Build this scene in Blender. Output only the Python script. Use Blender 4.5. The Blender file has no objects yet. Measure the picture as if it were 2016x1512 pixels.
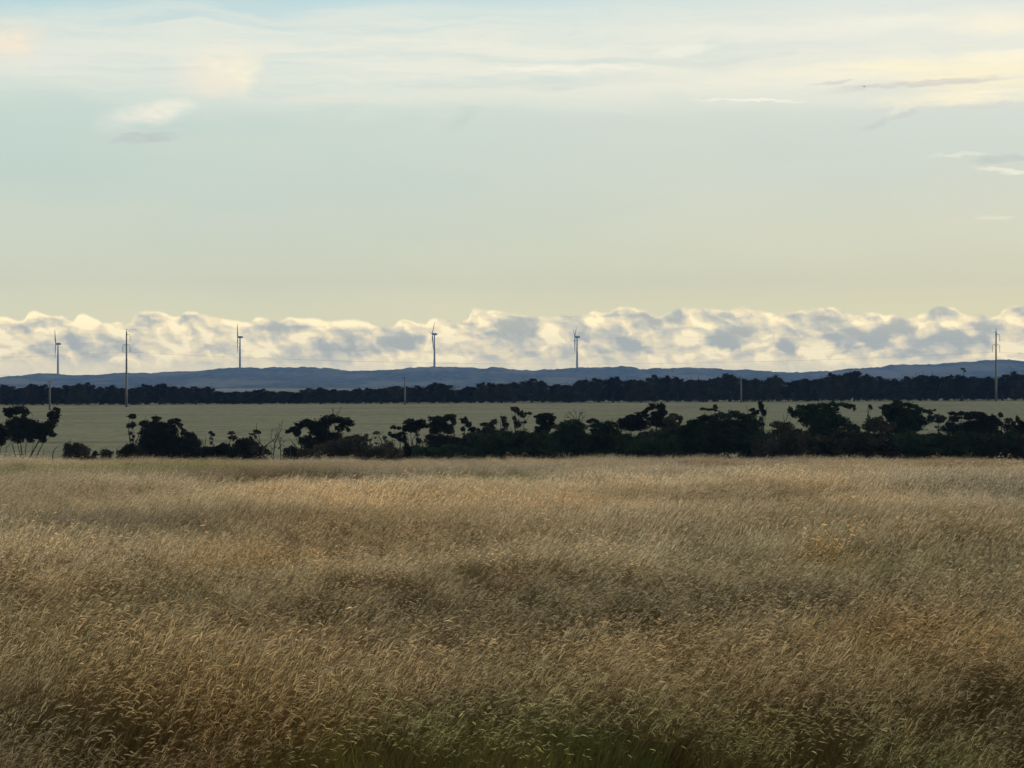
import bpy, math, random
import numpy as np
from mathutils import Vector

R = math.radians
scene = bpy.context.scene
COL = scene.collection
rng = np.random.default_rng(7)
random.seed(7)

# ------------------------------------------------------------------ camera
FPX = 4300.0                     # focal length in photo pixels (2016 x 1512)
CX, CY, CAMZ = 1008.0, 756.0, 2.0
cam_d = bpy.data.cameras.new('camera')
cam = bpy.data.objects.new('camera', cam_d)
COL.objects.link(cam)
cam.location = (0, 0, CAMZ)
cam.rotation_euler = (R(90), 0, 0)
cam_d.sensor_fit = 'HORIZONTAL'
cam_d.angle = 2 * math.atan(1008.0 / FPX)
cam_d.clip_start = 0.1
cam_d.clip_end = 30000
scene.camera = cam

# ------------------------------------------------------------------ render
scene.view_settings.view_transform = 'Standard'
scene.view_settings.look = 'None'
scene.view_settings.exposure = 0.0
scene.view_settings.gamma = 1.0
scene.cycles.use_denoising = True
scene.cycles.max_bounces = 5
scene.cycles.diffuse_bounces = 3
scene.cycles.transmission_bounces = 3
scene.cycles.volume_bounces = 0
scene.cycles.use_adaptive_sampling = True
scene.cycles.adaptive_threshold = 0.01
scene.render.film_transparent = False

# ------------------------------------------------------------------ sun
SUN_AZ, SUN_EL = 62.0, 15.0      # degrees right of the view direction, above the horizon
SUN_STRENGTH = 3.0
sd = bpy.data.lights.new('sun', 'SUN')
sd.energy = SUN_STRENGTH
sd.angle = R(0.6)
sd.color = (1.0, 0.90, 0.74)
sun = bpy.data.objects.new('sun', sd)
COL.objects.link(sun)
_sv = Vector((math.sin(R(SUN_AZ)) * math.cos(R(SUN_EL)), math.cos(R(SUN_AZ)) * math.cos(R(SUN_EL)), math.sin(R(SUN_EL))))
sun.rotation_euler = _sv.to_track_quat('Z', 'Y').to_euler()
sun.location = (60, 30, 60)


def lin(c):
    out = []
    for v in c:
        v = v / 255.0
        out.append(v / 12.92 if v <= 0.04045 else ((v + 0.055) / 1.055) ** 2.4)
    return out


# ------------------------------------------------------------------ node sugar
class S:
    """a socket with arithmetic"""
    def __init__(self, nt, sock):
        self.nt, self.s = nt, sock

    def _m(self, op, *others, clamp=False):
        n = self.nt.nodes.new('ShaderNodeMath')
        n.operation = op
        n.use_clamp = clamp
        for i, o in enumerate((self,) + others):
            if isinstance(o, S):
                self.nt.links.new(o.s, n.inputs[i])
            else:
                n.inputs[i].default_value = o
        return S(self.nt, n.outputs[0])

    def __add__(self, o): return self._m('ADD', o)
    __radd__ = __add__
    def __mul__(self, o): return self._m('MULTIPLY', o)
    __rmul__ = __mul__
    def __sub__(self, o): return self._m('SUBTRACT', o)
    def __rsub__(self, o): return (self * -1.0) + o
    def __truediv__(self, o): return self._m('DIVIDE', o)
    def clamp(self): return self._m('ADD', 0.0, clamp=True)
    def maxi(self, o): return self._m('MAXIMUM', o)
    def mini(self, o): return self._m('MINIMUM', o)

    def ss(self, a, b, lo=0.0, hi=1.0):
        n = self.nt.nodes.new('ShaderNodeMapRange')
        n.interpolation_type = 'SMOOTHSTEP'
        self.nt.links.new(self.s, n.inputs[0])
        n.inputs[1].default_value, n.inputs[2].default_value = a, b
        n.inputs[3].default_value, n.inputs[4].default_value = lo, hi
        return S(self.nt, n.outputs[0])

    def lr(self, a, b, lo=0.0, hi=1.0):
        n = self.nt.nodes.new('ShaderNodeMapRange')
        self.nt.links.new(self.s, n.inputs[0])
        n.inputs[1].default_value, n.inputs[2].default_value = a, b
        n.inputs[3].default_value, n.inputs[4].default_value = lo, hi
        return S(self.nt, n.outputs[0])


def comb(nt, x, y, z=0.0):
    n = nt.nodes.new('ShaderNodeCombineXYZ')
    for i, o in enumerate((x, y, z)):
        if isinstance(o, S):
            nt.links.new(o.s, n.inputs[i])
        else:
            n.inputs[i].default_value = o
    return S(nt, n.outputs[0])


def sep(nt, v):
    n = nt.nodes.new('ShaderNodeSeparateXYZ')
    nt.links.new(v.s, n.inputs[0])
    return [S(nt, n.outputs[i]) for i in range(3)]


def sepc(nt, v):
    n = nt.nodes.new('ShaderNodeSeparateColor')
    nt.links.new(v.s, n.inputs[0])
    return [S(nt, n.outputs[i]) for i in range(3)]


def vmad(nt, v, mul, add):
    n = nt.nodes.new('ShaderNodeVectorMath')
    n.operation = 'MULTIPLY_ADD'
    nt.links.new(v.s, n.inputs[0])
    n.inputs[1].default_value = mul
    n.inputs[2].default_value = add
    return S(nt, n.outputs[0])


def vop(nt, op, a, b):
    n = nt.nodes.new('ShaderNodeVectorMath')
    n.operation = op
    nt.links.new(a.s, n.inputs[0])
    if isinstance(b, S):
        nt.links.new(b.s, n.inputs[1])
    else:
        n.inputs[1].default_value = b
    return S(nt, n.outputs[0])


def vlen(nt, v):
    n = nt.nodes.new('ShaderNodeVectorMath')
    n.operation = 'LENGTH'
    nt.links.new(v.s, n.inputs[0])
    return S(nt, n.outputs['Value'])


def noise(nt, v, scale, detail=3.0, rough=0.5, distort=0.0, color=False):
    n = nt.nodes.new('ShaderNodeTexNoise')
    n.inputs['Scale'].default_value = scale
    n.inputs['Detail'].default_value = detail
    n.inputs['Roughness'].default_value = rough
    n.inputs['Distortion'].default_value = distort
    if v is not None:
        nt.links.new(v.s, n.inputs['Vector'])
    return S(nt, n.outputs['Color' if color else 'Fac'])


def mixc(nt, f, a, b):
    n = nt.nodes.new('ShaderNodeMix')
    n.data_type = 'RGBA'
    n.clamp_factor = True
    for sock, o in ((n.inputs[0], f), (n.inputs[6], a), (n.inputs[7], b)):
        if isinstance(o, S):
            nt.links.new(o.s, sock)
        elif isinstance(o, (int, float)):
            sock.default_value = o
        else:
            sock.default_value = (o[0], o[1], o[2], 1.0)
    return S(nt, n.outputs[2])


def ramp(nt, f, stops):
    n = nt.nodes.new('ShaderNodeValToRGB')
    el = n.color_ramp.elements
    while len(el) < len(stops):
        el.new(0.5)
    for e, (p, c) in zip(el, stops):
        e.position = p
        e.color = (c[0], c[1], c[2], 1.0)
    nt.links.new(f.s, n.inputs[0])
    return S(nt, n.outputs[0])


# ------------------------------------------------------------------ world: sky, high veil, cirrus, cumulus bank
# The sky is a function of world direction: A = azimuth from north (+Y), E = tan(elevation),
# both scaled so that one unit is about 0.013 degree.
WS = 0.1                         # background strength of the sky


def sky_dir(px, py):
    t = (px - CX) / FPX
    return math.atan(t) * FPX, (CY - py) / math.sqrt(1 + t * t)


CLOUD_TOP = [(0,624),(15,626),(38,632),(55,620),(65,611),(85,618),(105,622),(125,624),(140,633),(150,626),(160,618),(175,623),(195,630),
    (212,638),(235,633),(250,638),(265,620),(280,614),(305,614),(325,618),(345,624),(360,617),(375,614),(395,620),(425,624),(450,630),
    (470,633),(490,636),(505,626),(535,627),(550,632),(565,625),(590,626),(630,630),(650,633),(690,630),(715,633),(735,638),(760,644),
    (780,640),(790,628),(810,632),(835,638),(850,627),(870,627),(900,635),(922,630),(930,607),(950,610),(975,612),(1008,617),(1040,622),
    (1080,625),(1120,622),(1150,622),(1170,613),(1195,615),(1215,606),(1235,604),(1255,611),(1270,613),(1290,623),(1310,619),(1335,608),
    (1370,607),(1400,610),(1440,611),(1460,604),(1480,609),(1512,615),(1540,618),(1560,614),(1600,610),(1625,605),(1650,610),(1685,618),
    (1700,615),(1730,618),(1745,623),(1755,619),(1785,627),(1805,622),(1825,612),(1850,605),(1870,605),(1890,615),(1910,621),(1930,620),
    (1950,625),(1965,624),(1980,606),(2000,603),(2016,602)]
# lit (+) and shaded (-) masses of the cumulus bank: x, y, rx, ry, amount
BANK = [(12,690,55,42,.40),(172,642,36,24,.42),(100,652,42,10,.28),(62,645,26,15,-.40),(146,664,22,24,-.30),(192,692,44,26,-.34),
    (236,656,30,15,.25),(286,638,30,26,-.36),(335,672,50,46,.36),(366,623,26,9,-.40),(422,652,50,26,.30),(300,712,70,20,.18),
    (560,642,62,15,-.34),(538,681,32,19,.42),(607,664,26,22,.48),(640,694,90,24,-.42),(700,652,66,11,-.32),(690,633,40,9,.32),
    (745,716,60,22,.34),(776,670,38,34,-.50),(870,694,74,36,.38),(922,650,62,16,.26),(840,640,50,8,.20),(1000,648,40,26,-.42),
    (1035,664,44,24,-.36),(1082,672,36,28,.40),(1016,690,40,22,.22),(1150,700,44,30,.28),(1195,636,96,8,.34),(1190,660,84,12,-.36),
    (1252,682,44,22,-.34),(1312,698,62,32,.34),(1222,621,44,8,-.40),(1310,628,44,11,-.42),(1378,642,40,24,.40),(1432,666,52,26,-.44),
    (1412,686,22,14,.40),(1498,682,40,44,.42),(1460,622,44,9,-.42),(1552,668,30,38,-.46),(1622,696,62,28,.34),(1640,627,36,16,-.48),
    (1572,640,40,12,.22),(1692,668,66,30,-.44),(1690,676,15,11,.45),(1712,634,40,9,.34),(1752,648,52,18,-.36),(1852,682,76,34,-.40),
    (1842,644,60,8,.22),(1990,690,42,38,.44),(1762,716,90,16,.22),(1950,658,40,30,-.34),(1858,620,34,7,-.30),(700,722,60,14,-.14),
    (1420,716,60,14,.16),(20,640,26,16,.22),(470,700,34,40,.16),(1110,712,40,18,-.10),(60,700,30,18,-.16),(215,712,40,12,.22),(395,690,24,14,-.20),(445,676,20,14,.24),(512,706,30,14,.30),
    (655,672,24,12,.26),(705,690,22,12,.24),(905,715,44,14,.26),(958,700,26,16,-.18),(1052,708,30,16,.26),(1130,655,18,9,.22),(1262,706,26,14,.30),(1352,668,26,18,.34),(1372,705,30,18,.36),
    (1455,640,24,8,.24),(1520,706,30,18,.34),(1586,712,30,14,.22),(1600,650,30,10,.20),(1664,712,34,14,.30),(1736,700,24,12,.26),(1820,706,30,14,.22),(1880,640,26,8,.26),(1920,700,30,14,.20),
    (1700,628,26,8,.24),(1785,640,22,8,.22),(1545,630,30,7,.22)]
# high thin cloud: x, y, rx, ry, slope, amount, colour
WISPS = [(1820,115,460,78,0,.42,(245,241,222)),(1660,55,420,44,.02,.34,(241,240,228)),(80,110,260,60,0,.30,(240,236,224)),(620,130,420,60,0,.22,(240,238,224)),(430,140,120,62,.1,.34,(238,234,220)),(420,130,70,40,.10,.70,(250,240,216)),(478,142,40,40,.35,.6,(254,246,216)),(400,160,60,24,.1,.5,(240,234,214)),(440,172,50,16,.1,.5,(246,234,212)),(365,150,40,26,0,.35,(226,228,218)),(300,222,76,22,.06,.62,(248,241,224)),(232,240,50,26,0,.35,(232,232,224)),(340,212,40,18,0,.45,(247,243,226)),
    (278,271,70,13,.07,.62,(190,198,198)),(18,80,64,46,0,.70,(250,234,208)),(90,120,90,24,0,.32,(240,236,222)),(912,232,46,18,.5,.30,(190,206,198)),
    (1840,130,330,20,.02,.85,(255,246,214)),(1950,150,210,34,.0,.75,(255,244,208)),(2000,110,120,14,.0,.6,(255,248,220)),(1820,165,190,8,.05,.62,(208,204,198)),(1640,163,50,6,.14,.50,(205,204,198)),
    (1920,190,190,20,.05,.82,(255,245,214)),(1470,199,120,4,-.01,.60,(252,248,230)),(1120,133,170,7,-.01,.55,(252,246,230)),(1350,97,70,11,.12,.45,(248,246,228)),
    (1965,50,110,24,.0,.60,(255,248,218)),(1780,42,130,13,.05,.38,(248,246,226)),(1742,236,70,11,.28,.42,(200,205,200)),(1770,212,40,14,.5,.40,(240,238,218)),(1980,312,70,11,.0,.40,(186,194,192)),
    (1890,303,60,5,.0,.45,(238,240,222)),(1970,333,60,6,-.12,.60,(246,244,222)),(1960,428,40,5,0,.35,(236,238,222)),(640,195,90,14,.05,.25,(240,228,216)),
    (1950,208,80,6,.08,.35,(206,208,202)),(1380,165,300,20,0,.25,(244,240,224)),(600,85,420,26,-.03,.25,(244,240,222)),(1000,98,320,14,-.04,.28,(246,242,224))]

world = bpy.data.worlds.new('World')
scene.world = world
world.use_nodes = True
nt = world.node_tree
nt.nodes.clear()
geo = nt.nodes.new('ShaderNodeTexCoord')
dx, dy, dz = sep(nt, S(nt, geo.outputs['Generated']))
A = dx._m('ARCTAN2', dy) * FPX
hyp = (dx * dx + dy * dy + 1e-8)._m('SQRT')
E = (dz / hyp) * FPX
E = E.mini(20000.0)
sky = nt.nodes.new('ShaderNodeTexSky')
sky.sky_type = 'NISHITA'
sky.sun_disc = False
sky.sun_elevation = R(SUN_EL)
sky.sun_rotation = R(SUN_AZ)
sky.air_density = 1.0
sky.dust_density = 1.5
skyc = S(nt, sky.outputs[0])


def L(c, g=1.0):
    return [v * g / WS * 2.0 for v in lin(c)]


P = comb(nt, A, E, 0.0)
# thin high veil over the blue: pale teal upper left, cream towards the horizon and the right
fE = E.lr(0.0, 1000.0)
left = ramp(nt, fE, [(0.0, L((210,208,184))), (0.16, L((203,209,194))), (0.30, L((199,212,203))), (0.45, L((198,217,208))), (0.60, L((202,222,216))), (0.74, L((186,220,226))), (1.0, L((150,196,214)))])
right = ramp(nt, fE, [(0.0, L((211,206,176))), (0.16, L((207,209,187))), (0.30, L((211,215,198))), (0.45, L((212,219,208))), (0.58, L((220,226,216))), (0.74, L((226,236,230))), (1.0, L((170,206,218)))])
veil = mixc(nt, (A + E * 0.25).ss(-900, 1150), left, right)
soft = noise(nt, vmad(nt, P, (1 / 900.0, 1 / 260.0, 0), (3.1, 1.7, 0)), 1.6, 2.0)
veil = mixc(nt, soft.ss(0.35, 0.75, 0.0, 0.22), veil, L((226,226,206)))
up = E.ss(760, 6000)
c = mixc(nt, up.lr(0, 1, 0.92, 0.35), vmad(nt, skyc, (2.0, 2.0, 2.0), (0, 0, 0)), veil)

# cirrus sheet
wn = noise(nt, vmad(nt, P, (1 / 420.0, 1 / 120.0, 0), (7.3, 2.2, 0)), 1.5, 3.0, 0.55, color=True)
wx, wy, wz = sepc(nt, wn)
PW = comb(nt, A + (wx - 0.5) * 90.0, E + (wy - 0.5) * 95.0, 0.0)
aw, ew, _ = sep(nt, PW)
cir = noise(nt, vmad(nt, PW, (1 / 1300.0, 1 / 80.0, 0), (1.2, 4.4, 0)), 1.7, 6.0, 0.62)
band = ew.ss(505, 615) * ew.ss(760, 690) * (A.ss(-1150, -300) * 0.35 + 0.65)
band = band + ew.ss(640, 900) * A.ss(-400, 900) * 0.5
cover = (band * cir.ss(0.25, 0.62) * 0.85).clamp()
c = mixc(nt, cover, c, L((240,239,222)))
streak = noise(nt, vmad(nt, PW, (1 / 900.0, 1 / 26.0, 0), (5.2, 0.4, 0)), 1.4, 3.0, 0.5)
c = mixc(nt, (band * streak.ss(0.55, 0.8) * 0.35).clamp(), c, L((216,222,220)))
# named wisps
fray = noise(nt, vmad(nt, P, (1 / 70.0, 1 / 26.0, 0), (0.3, 9.1, 0)), 1.0, 4.0, 0.6, color=True)
fx, fy, fz0 = sepc(nt, fray)
fz = noise(nt, vmad(nt, P, (1 / 120.0, 1 / 9.0, 0), (3.3, 0.8, 0)), 1.0, 4.0, 0.62)
fz2 = noise(nt, vmad(nt, P, (1 / 34.0, 1 / 20.0, 0), (1.3, 2.8, 0)), 1.0, 4.0, 0.6)
fzs = fz.ss(0.25, 0.65, 0.45, 1.1)
fz2s = fz2.ss(0.25, 0.65, 0.6, 1.12)
PF = comb(nt, A + (fx - 0.5) * 90.0, E + (fy - 0.5) * 34.0, 0.0)
# (each offset is taken from the one before, which keeps the compiled shader small)
V, pa, pe = PF, 0.0, 0.0
for (px, py, rx, ry, sl, am, colr) in WISPS:
    a0, e0 = sky_dir(px, py)
    V = vop(nt, 'SUBTRACT', V, (a0 - pa, e0 - pe, 0))
    pa, pe = a0, e0
    va, ve, _ = sep(nt, V)
    q = comb(nt, va * (1.0 / rx), (ve - va * sl) * (1.0 / ry), 0.0)
    m = vlen(nt, q).ss(*((1.12, 0.45) if ry < 16 else (1.35, 0.05)), 0.0, am * 1.15)
    m = m * (fzs if rx > 150 or ry < 9 else fz2s)
    c = mixc(nt, m, c, L(colr))

# cumulus bank along the horizon
fc = nt.nodes.new('ShaderNodeFloatCurve')
cm = fc.mapping
pts = cm.curves[0].points
a_lo, a_hi = sky_dir(0, 700)[0], sky_dir(2016, 700)[0]
vals = []
for (px, py) in CLOUD_TOP:
    a0, e0 = sky_dir(px, py)
    vals.append(((a0 - a_lo) / (a_hi - a_lo), e0 / 200.0))
pts[0].location = vals[0]
pts[1].location = vals[-1]
for v in vals[1:-1]:
    pts.new(v[0], v[1])
cm.update()
bw = noise(nt, vmad(nt, P, (1 / 26.0, 1 / 22.0, 0), (2.0, 5.0, 0)), 1.0, 4.0, 0.55, color=True)
bx_, by_, bz_ = sepc(nt, bw)
bw2 = noise(nt, vmad(nt, P, (1 / 90.0, 1 / 60.0, 0), (4.0, 1.0, 0)), 1.0, 2.0, 0.5, color=True)
cx_, cy_, cz_ = sepc(nt, bw2)
PB = comb(nt, A + (bx_ - 0.5) * 34.0 + (cx_ - 0.5) * 44.0, E + (by_ - 0.5) * 26.0 + (cy_ - 0.5) * 26.0, 0.0)
nt.links.new((A + (bx_ - 0.5) * 10.0).lr(a_lo, a_hi).s, fc.inputs['Value'])
top = S(nt, fc.outputs[0]) * 200.0
far_top = noise(nt, vmad(nt, P, (1 / 160.0, 0, 0), (0, 0, 0)), 1.0, 4.0, 0.5) * 60.0 + 102.0
outside = A._m('ABSOLUTE').ss(a_hi, a_hi + 60)
top = top * (1.0 - outside) + far_top * outside
h = top - E + (by_ - 0.5) * 7.0
# the light and shade masses above, tabulated as one curve of azimuth per level of height
def sst(v, e0, e1):
    q_ = np.clip((v - e0) / (e1 - e0), 0, 1)
    return q_ * q_ * (3 - 2 * q_)


LV = np.arange(14.0, 164.0, 8.5)
NA = 150
ga = np.linspace(a_lo, a_hi, NA)
pa_, pe_, _ = sep(nt, PB)
pu = pa_.lr(a_lo, a_hi)
Lm = None
for lv in LV:
    acc = np.zeros(NA)
    for (px, py, rx, ry, am) in BANK:
        a0, e0 = sky_dir(px, py)
        qa, qe = (ga - a0) / rx, (lv - e0) / ry
        m = sst(np.sqrt(qa ** 2 + qe ** 2), 1.15, 0.62 if am > 0 else 0.5) * am * 1.15
        if am > 0:
            m = m * (0.45 + 0.85 * np.clip((qe + 1) / 2, 0, 1))
        acc += m
    fcv = nt.nodes.new('ShaderNodeFloatCurve')
    cv_ = fcv.mapping.curves[0].points
    vv = np.clip(0.5 + acc * 0.4, 0, 1)
    cv_[0].location = (0, vv[0]); cv_[1].location = (1, vv[-1])
    for q_ in range(1, NA - 1):
        cv_.new(q_ / (NA - 1), vv[q_])
    for q_ in cv_:
        q_.handle_type = 'VECTOR'
    fcv.mapping.update()
    nt.links.new(pu.s, fcv.inputs['Value'])
    w_ = (pe_ - lv)._m('ABSOLUTE').lr(0.0, 8.5, 1.0, 0.0)
    m = w_ * S(nt, fcv.outputs[0])
    Lm = m if Lm is None else Lm + m
Lm = (Lm - 0.5) * 2.5
n1 = noise(nt, vmad(nt, PB, (1 / 40.0, 1 / 32.0, 0), (0, 0, 0)), 1.0, 4.0, 0.5)
n2 = noise(nt, vmad(nt, PB, (1 / 40.0, 1 / 32.0, 0), (9 / 40.0, 8 / 32.0, 0)), 1.0, 4.0, 0.5)
n3 = noise(nt, vmad(nt, P, (1 / 17.0, 1 / 11.0, 0), (0.7, 0.2, 0)), 1.0, 3.0, 0.55)
n4 = noise(nt, vmad(nt, P, (1 / 17.0, 1 / 11.0, 0), (0.7 + 3.5 / 17.0, 0.2 + 4.0 / 11.0, 0)), 1.0, 3.0, 0.55)
def billow(v, sx, sy, ox, oy):
    n = nt.nodes.new('ShaderNodeTexVoronoi')
    n.feature = 'SMOOTH_F1'
    n.voronoi_dimensions = '2D'
    n.inputs['Scale'].default_value = 1.0
    n.inputs['Smoothness'].default_value = 0.18
    n.inputs['Randomness'].default_value = 1.0
    nt.links.new(vmad(nt, v, (1.0 / sx, 1.0 / sy, 0), (ox / sx, oy / sy, 0)).s, n.inputs['Vector'])
    return S(nt, n.outputs['Distance'])


PV = comb(nt, A + (bx_ - 0.5) * 22.0 + (cx_ - 0.5) * 60.0, E + (by_ - 0.5) * 16.0 + (cy_ - 0.5) * 26.0, 0.0)
big_b = billow(PV, 62, 44, 3.0, 7.0) - billow(PV, 62, 44, 3.0 - 10.0, 7.0 - 13.0)
sml_b = billow(PV, 25, 19, 1.0, 2.0) - billow(PV, 25, 19, 1.0 - 4.0, 2.0 - 6.0)
relief = (big_b * 0.85 + sml_b * 0.42) * E.ss(20, 70, 0.35, 1.0)
Lm = Lm * 0.82 + (n1 - n2) * 0.55 + (n3 - n4) * 0.35 + relief * -1.0 + A.ss(-500, 250, 0.52, 0.45)
rim = h.ss(8, 1.0) * cz_.ss(0.36, 0.6, 0.05, 0.95) * 0.5 + h.ss(26, 2.0) * cy_.ss(0.45, 0.62, 0.0, 0.4)
Lm = (Lm - 0.5) * 1.2 + 0.52 + rim * 0.75
bank_c = ramp(nt, Lm.clamp(), [(0.0, L((168,173,176))), (0.28, L((186,189,188))), (0.52, L((212,208,195))), (0.78, L((234,225,200))), (1.0, L((253,245,218)))])
bank_c = mixc(nt, E.ss(62, 22, 0.0, 0.6), bank_c, L((224,220,204)))
inside = (h + (bz_ - 0.5) * 6.0).ss(-3.5, 4.0) * (1.0 - (outside * 0.25))
c = mixc(nt, inside, c, bank_c)
beyond = ramp(nt, E.lr(0.0, 1000.0), [(0.0, (.91, .80, .56)), (0.12, (.87, .775, .55)), (0.2, (.66, .61, .51)), (0.4, (.565, .55, .525)), (0.7, (.53, .525, .52)), (1.0, (.5, .5, .5))])
mu = nt.nodes.new('ShaderNodeMix')
mu.data_type = 'RGBA'
mu.blend_type = 'MULTIPLY'
mu.inputs[0].default_value = 1.0
nt.links.new(c.s, mu.inputs[6])
nt.links.new(beyond.s, mu.inputs[7])
c = S(nt, mu.outputs[2])
bg = nt.nodes.new('ShaderNodeBackground')
bg.inputs['Strength'].default_value = WS            # colours above are given for this strength
nt.links.new(c.s, bg.inputs['Color'])
wo = nt.nodes.new('ShaderNodeOutputWorld')
nt.links.new(bg.outputs[0], wo.inputs['Surface'])
world.cycles.sampling_method = 'MANUAL'
world.cycles.sample_map_resolution = 512


# ------------------------------------------------------------------ object helpers
def props(o, label=None, cat=None, group=None, kind=None):
    if label: o['label'] = label
    if cat: o['category'] = cat
    if group: o['group'] = group
    if kind: o['kind'] = kind
    return o


def empty(name, loc, label, cat, group=None):
    o = bpy.data.objects.new(name, None)
    COL.objects.link(o)
    o.location = loc
    o.empty_display_size = 0.2
    return props(o, label, cat, group)


def mesh_obj(name, verts, faces, mat, parent=None, loc=None, smooth=False, link=True, mat_idx=None):
    """verts (n,3); faces: (m,4) array or list of tuples; mat: material or list"""
    me = bpy.data.meshes.new(name)
    verts = np.asarray(verts, dtype=np.float32)
    if isinstance(faces, np.ndarray):
        k = faces.shape[1]
        me.vertices.add(len(verts))
        me.vertices.foreach_set('co', verts.ravel())
        me.loops.add(faces.size)
        me.loops.foreach_set('vertex_index', faces.astype(np.int32).ravel())
        me.polygons.add(len(faces))
        me.polygons.foreach_set('loop_start', np.arange(0, faces.size, k, dtype=np.int32))
        me.polygons.foreach_set('loop_total', np.full(len(faces), k, dtype=np.int32))
    else:
        me.from_pydata([tuple(v) for v in verts], [], [tuple(f) for f in faces])
    for m in (mat if isinstance(mat, (list, tuple)) else [mat]):
        me.materials.append(m)
    if mat_idx is not None:
        me.polygons.foreach_set('material_index', np.asarray(mat_idx, dtype=np.int32))
    if smooth:
        me.polygons.foreach_set('use_smooth', np.ones(len(me.polygons), dtype=bool))
    me.update(calc_edges=True)
    me.validate()
    o = bpy.data.objects.new(name, me)
    if link: COL.objects.link(o)
    if parent is not None: o.parent = parent
    if loc is not None: o.location = loc
    return o


class MB:
    """collects quads"""
    def __init__(self):
        self.v, self.f, self.n = [], [], 0

    def add(self, v, f):
        v = np.asarray(v, dtype=np.float64); f = np.asarray(f, dtype=np.int64)
        self.v.append(v); self.f.append(f + self.n); self.n += len(v)

    def tube(self, path, radii, sides=6, caps=True):
        path = np.asarray(path, dtype=np.float64)
        k = len(path)
        tang = np.gradient(path, axis=0)
        tang /= np.linalg.norm(tang, axis=1)[:, None] + 1e-12
        ref = np.array([0.0, 1.0, 0.0]) if abs(tang[0][1]) < 0.8 else np.array([1.0, 0, 0])
        rings = []
        for i in range(k):
            u = np.cross(tang[i], ref); u /= np.linalg.norm(u) + 1e-12
            w = np.cross(tang[i], u)
            a = np.arange(sides) * 2 * math.pi / sides
            rings.append(path[i] + radii[i] * (np.cos(a)[:, None] * u + np.sin(a)[:, None] * w))
        v = np.concatenate(rings)
        f = []
        for i in range(k - 1):
            for j in range(sides):
                j2 = (j + 1) % sides
                f.append((i * sides + j, i * sides + j2, (i + 1) * sides + j2, (i + 1) * sides + j))
        nv = len(v)
        if caps:
            v = np.concatenate([v, path[:1], path[-1:]])
            for j in range(0, sides, 2):
                j1, j2 = (j + 1) % sides, (j + 2) % sides
                f.append((nv, j2, j1, j))
                b = (k - 1) * sides
                f.append((nv + 1, b + j, b + j1, b + j2))
        self.add(v, f)

    def box(self, c, s):
        c = np.array(c, float); h = np.array(s, float) / 2
        v = np.array([[x, y, z] for z in (-1, 1) for y in (-1, 1) for x in (-1, 1)], float) * h + c
        self.add(v, [(0, 2, 3, 1), (4, 5, 7, 6), (0, 1, 5, 4), (2, 6, 7, 3), (0, 4, 6, 2), (1, 3, 7, 5)])

    def build(self, name, mat, parent=None, loc=None, smooth=False):
        return mesh_obj(name, np.concatenate(self.v), np.concatenate(self.f).astype(np.int64), mat, parent, loc, smooth)


def material(name):
    m = bpy.data.materials.new(name)
    m.use_nodes = True
    t = m.node_tree
    t.nodes.clear()
    out = t.nodes.new('ShaderNodeOutputMaterial')
    return m, t, out


def plain(name, colr, rough=0.6, metal=0.0, var=0.25, scale=3.0):
    m, t, out = material(name)
    b = t.nodes.new('ShaderNodeBsdfPrincipled')
    tc = t.nodes.new('ShaderNodeTexCoord')
    n = noise(t, S(t, tc.outputs['Object']), scale, 4.0, 0.6)
    cc = mixc(t, n.ss(0.3, 0.7), [v * (1 - var) for v in colr], [v * (1 + var) for v in colr])
    t.links.new(cc.s, b.inputs['Base Color'])
    b.inputs['Roughness'].default_value = rough
    b.inputs['Metallic'].default_value = metal
    t.links.new(b.outputs[0], out.inputs['Surface'])
    return m


# ------------------------------------------------------------------ terrain
_GY = np.array([-90, 0, 40, 70, 90, 104, 130, 160, 200, 240, 300, 400, 500, 620, 650, 800, 2000, 4800, 9500.0])
_GZ = np.array([0.4, 0, -0.62, -1.15, -1.51, -2.3, -4.4, -6.4, -7.4, -7.5, -6.9, -5.85, -4.8, -3.62, -3.5, -4.2, -8.0, -8.0, -8.0])


def ground_z(x, y):
    x = np.asarray(x, float); y = np.asarray(y, float)
    z = 0
    offs = np.linspace(-7, 7, 9)
    for o in offs:
        z = z + np.interp(y + o, _GY, _GZ)
    z = z / len(offs)
    t = np.clip((y - 250) / 370, 0, 1); t = t * t * (3 - 2 * t)
    u = np.clip((1500 - y) / 500, 0, 1)
    z = z + np.clip(x, -500, 500) * 0.0048 * t * u
    near = np.clip((150 - y) / 40, 0, 1) * np.clip((y + 5) / 10, 0, 1)
    wave = np.clip((y - 14) / 10, 0, 1) * np.clip((80 - y) / 25, 0, 1)
    z = z + 0.6 * wave * (0.10 * np.sin(y * 0.62 + 1.6 * np.sin(x * 0.13 + 0.4) + 0.8 * np.sin(x * 0.41)) + 0.09 * np.sin(y * 0.29 + x * 0.08 + 1.1 * np.sin(x * 0.19 + 2.0)))
    z = z + near * (0.05 * np.sin(x * 0.9 + y * 0.31) + 0.06 * np.sin(x * 0.37 - y * 0.55 + 1.3) + 0.07 * np.sin(x * 0.21 + y * 0.19 + 2.2)
                    + 0.05 * np.sin(x * 1.7 - y * 0.8 + 0.6) * np.sin(y * 0.9))
    return z


def graded(lo_far, lo, hi, hi_far, step, grow):
    a = list(np.arange(lo, hi + step * 0.5, step))
    s = step
    while a[-1] < hi_far:
        s *= grow; a.append(min(a[-1] + s, hi_far))
    s = step
    pre = [a[0]]
    while pre[-1] > lo_far:
        s *= grow; pre.append(max(pre[-1] - s, lo_far))
    return np.array(pre[:0:-1] + a)


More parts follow.
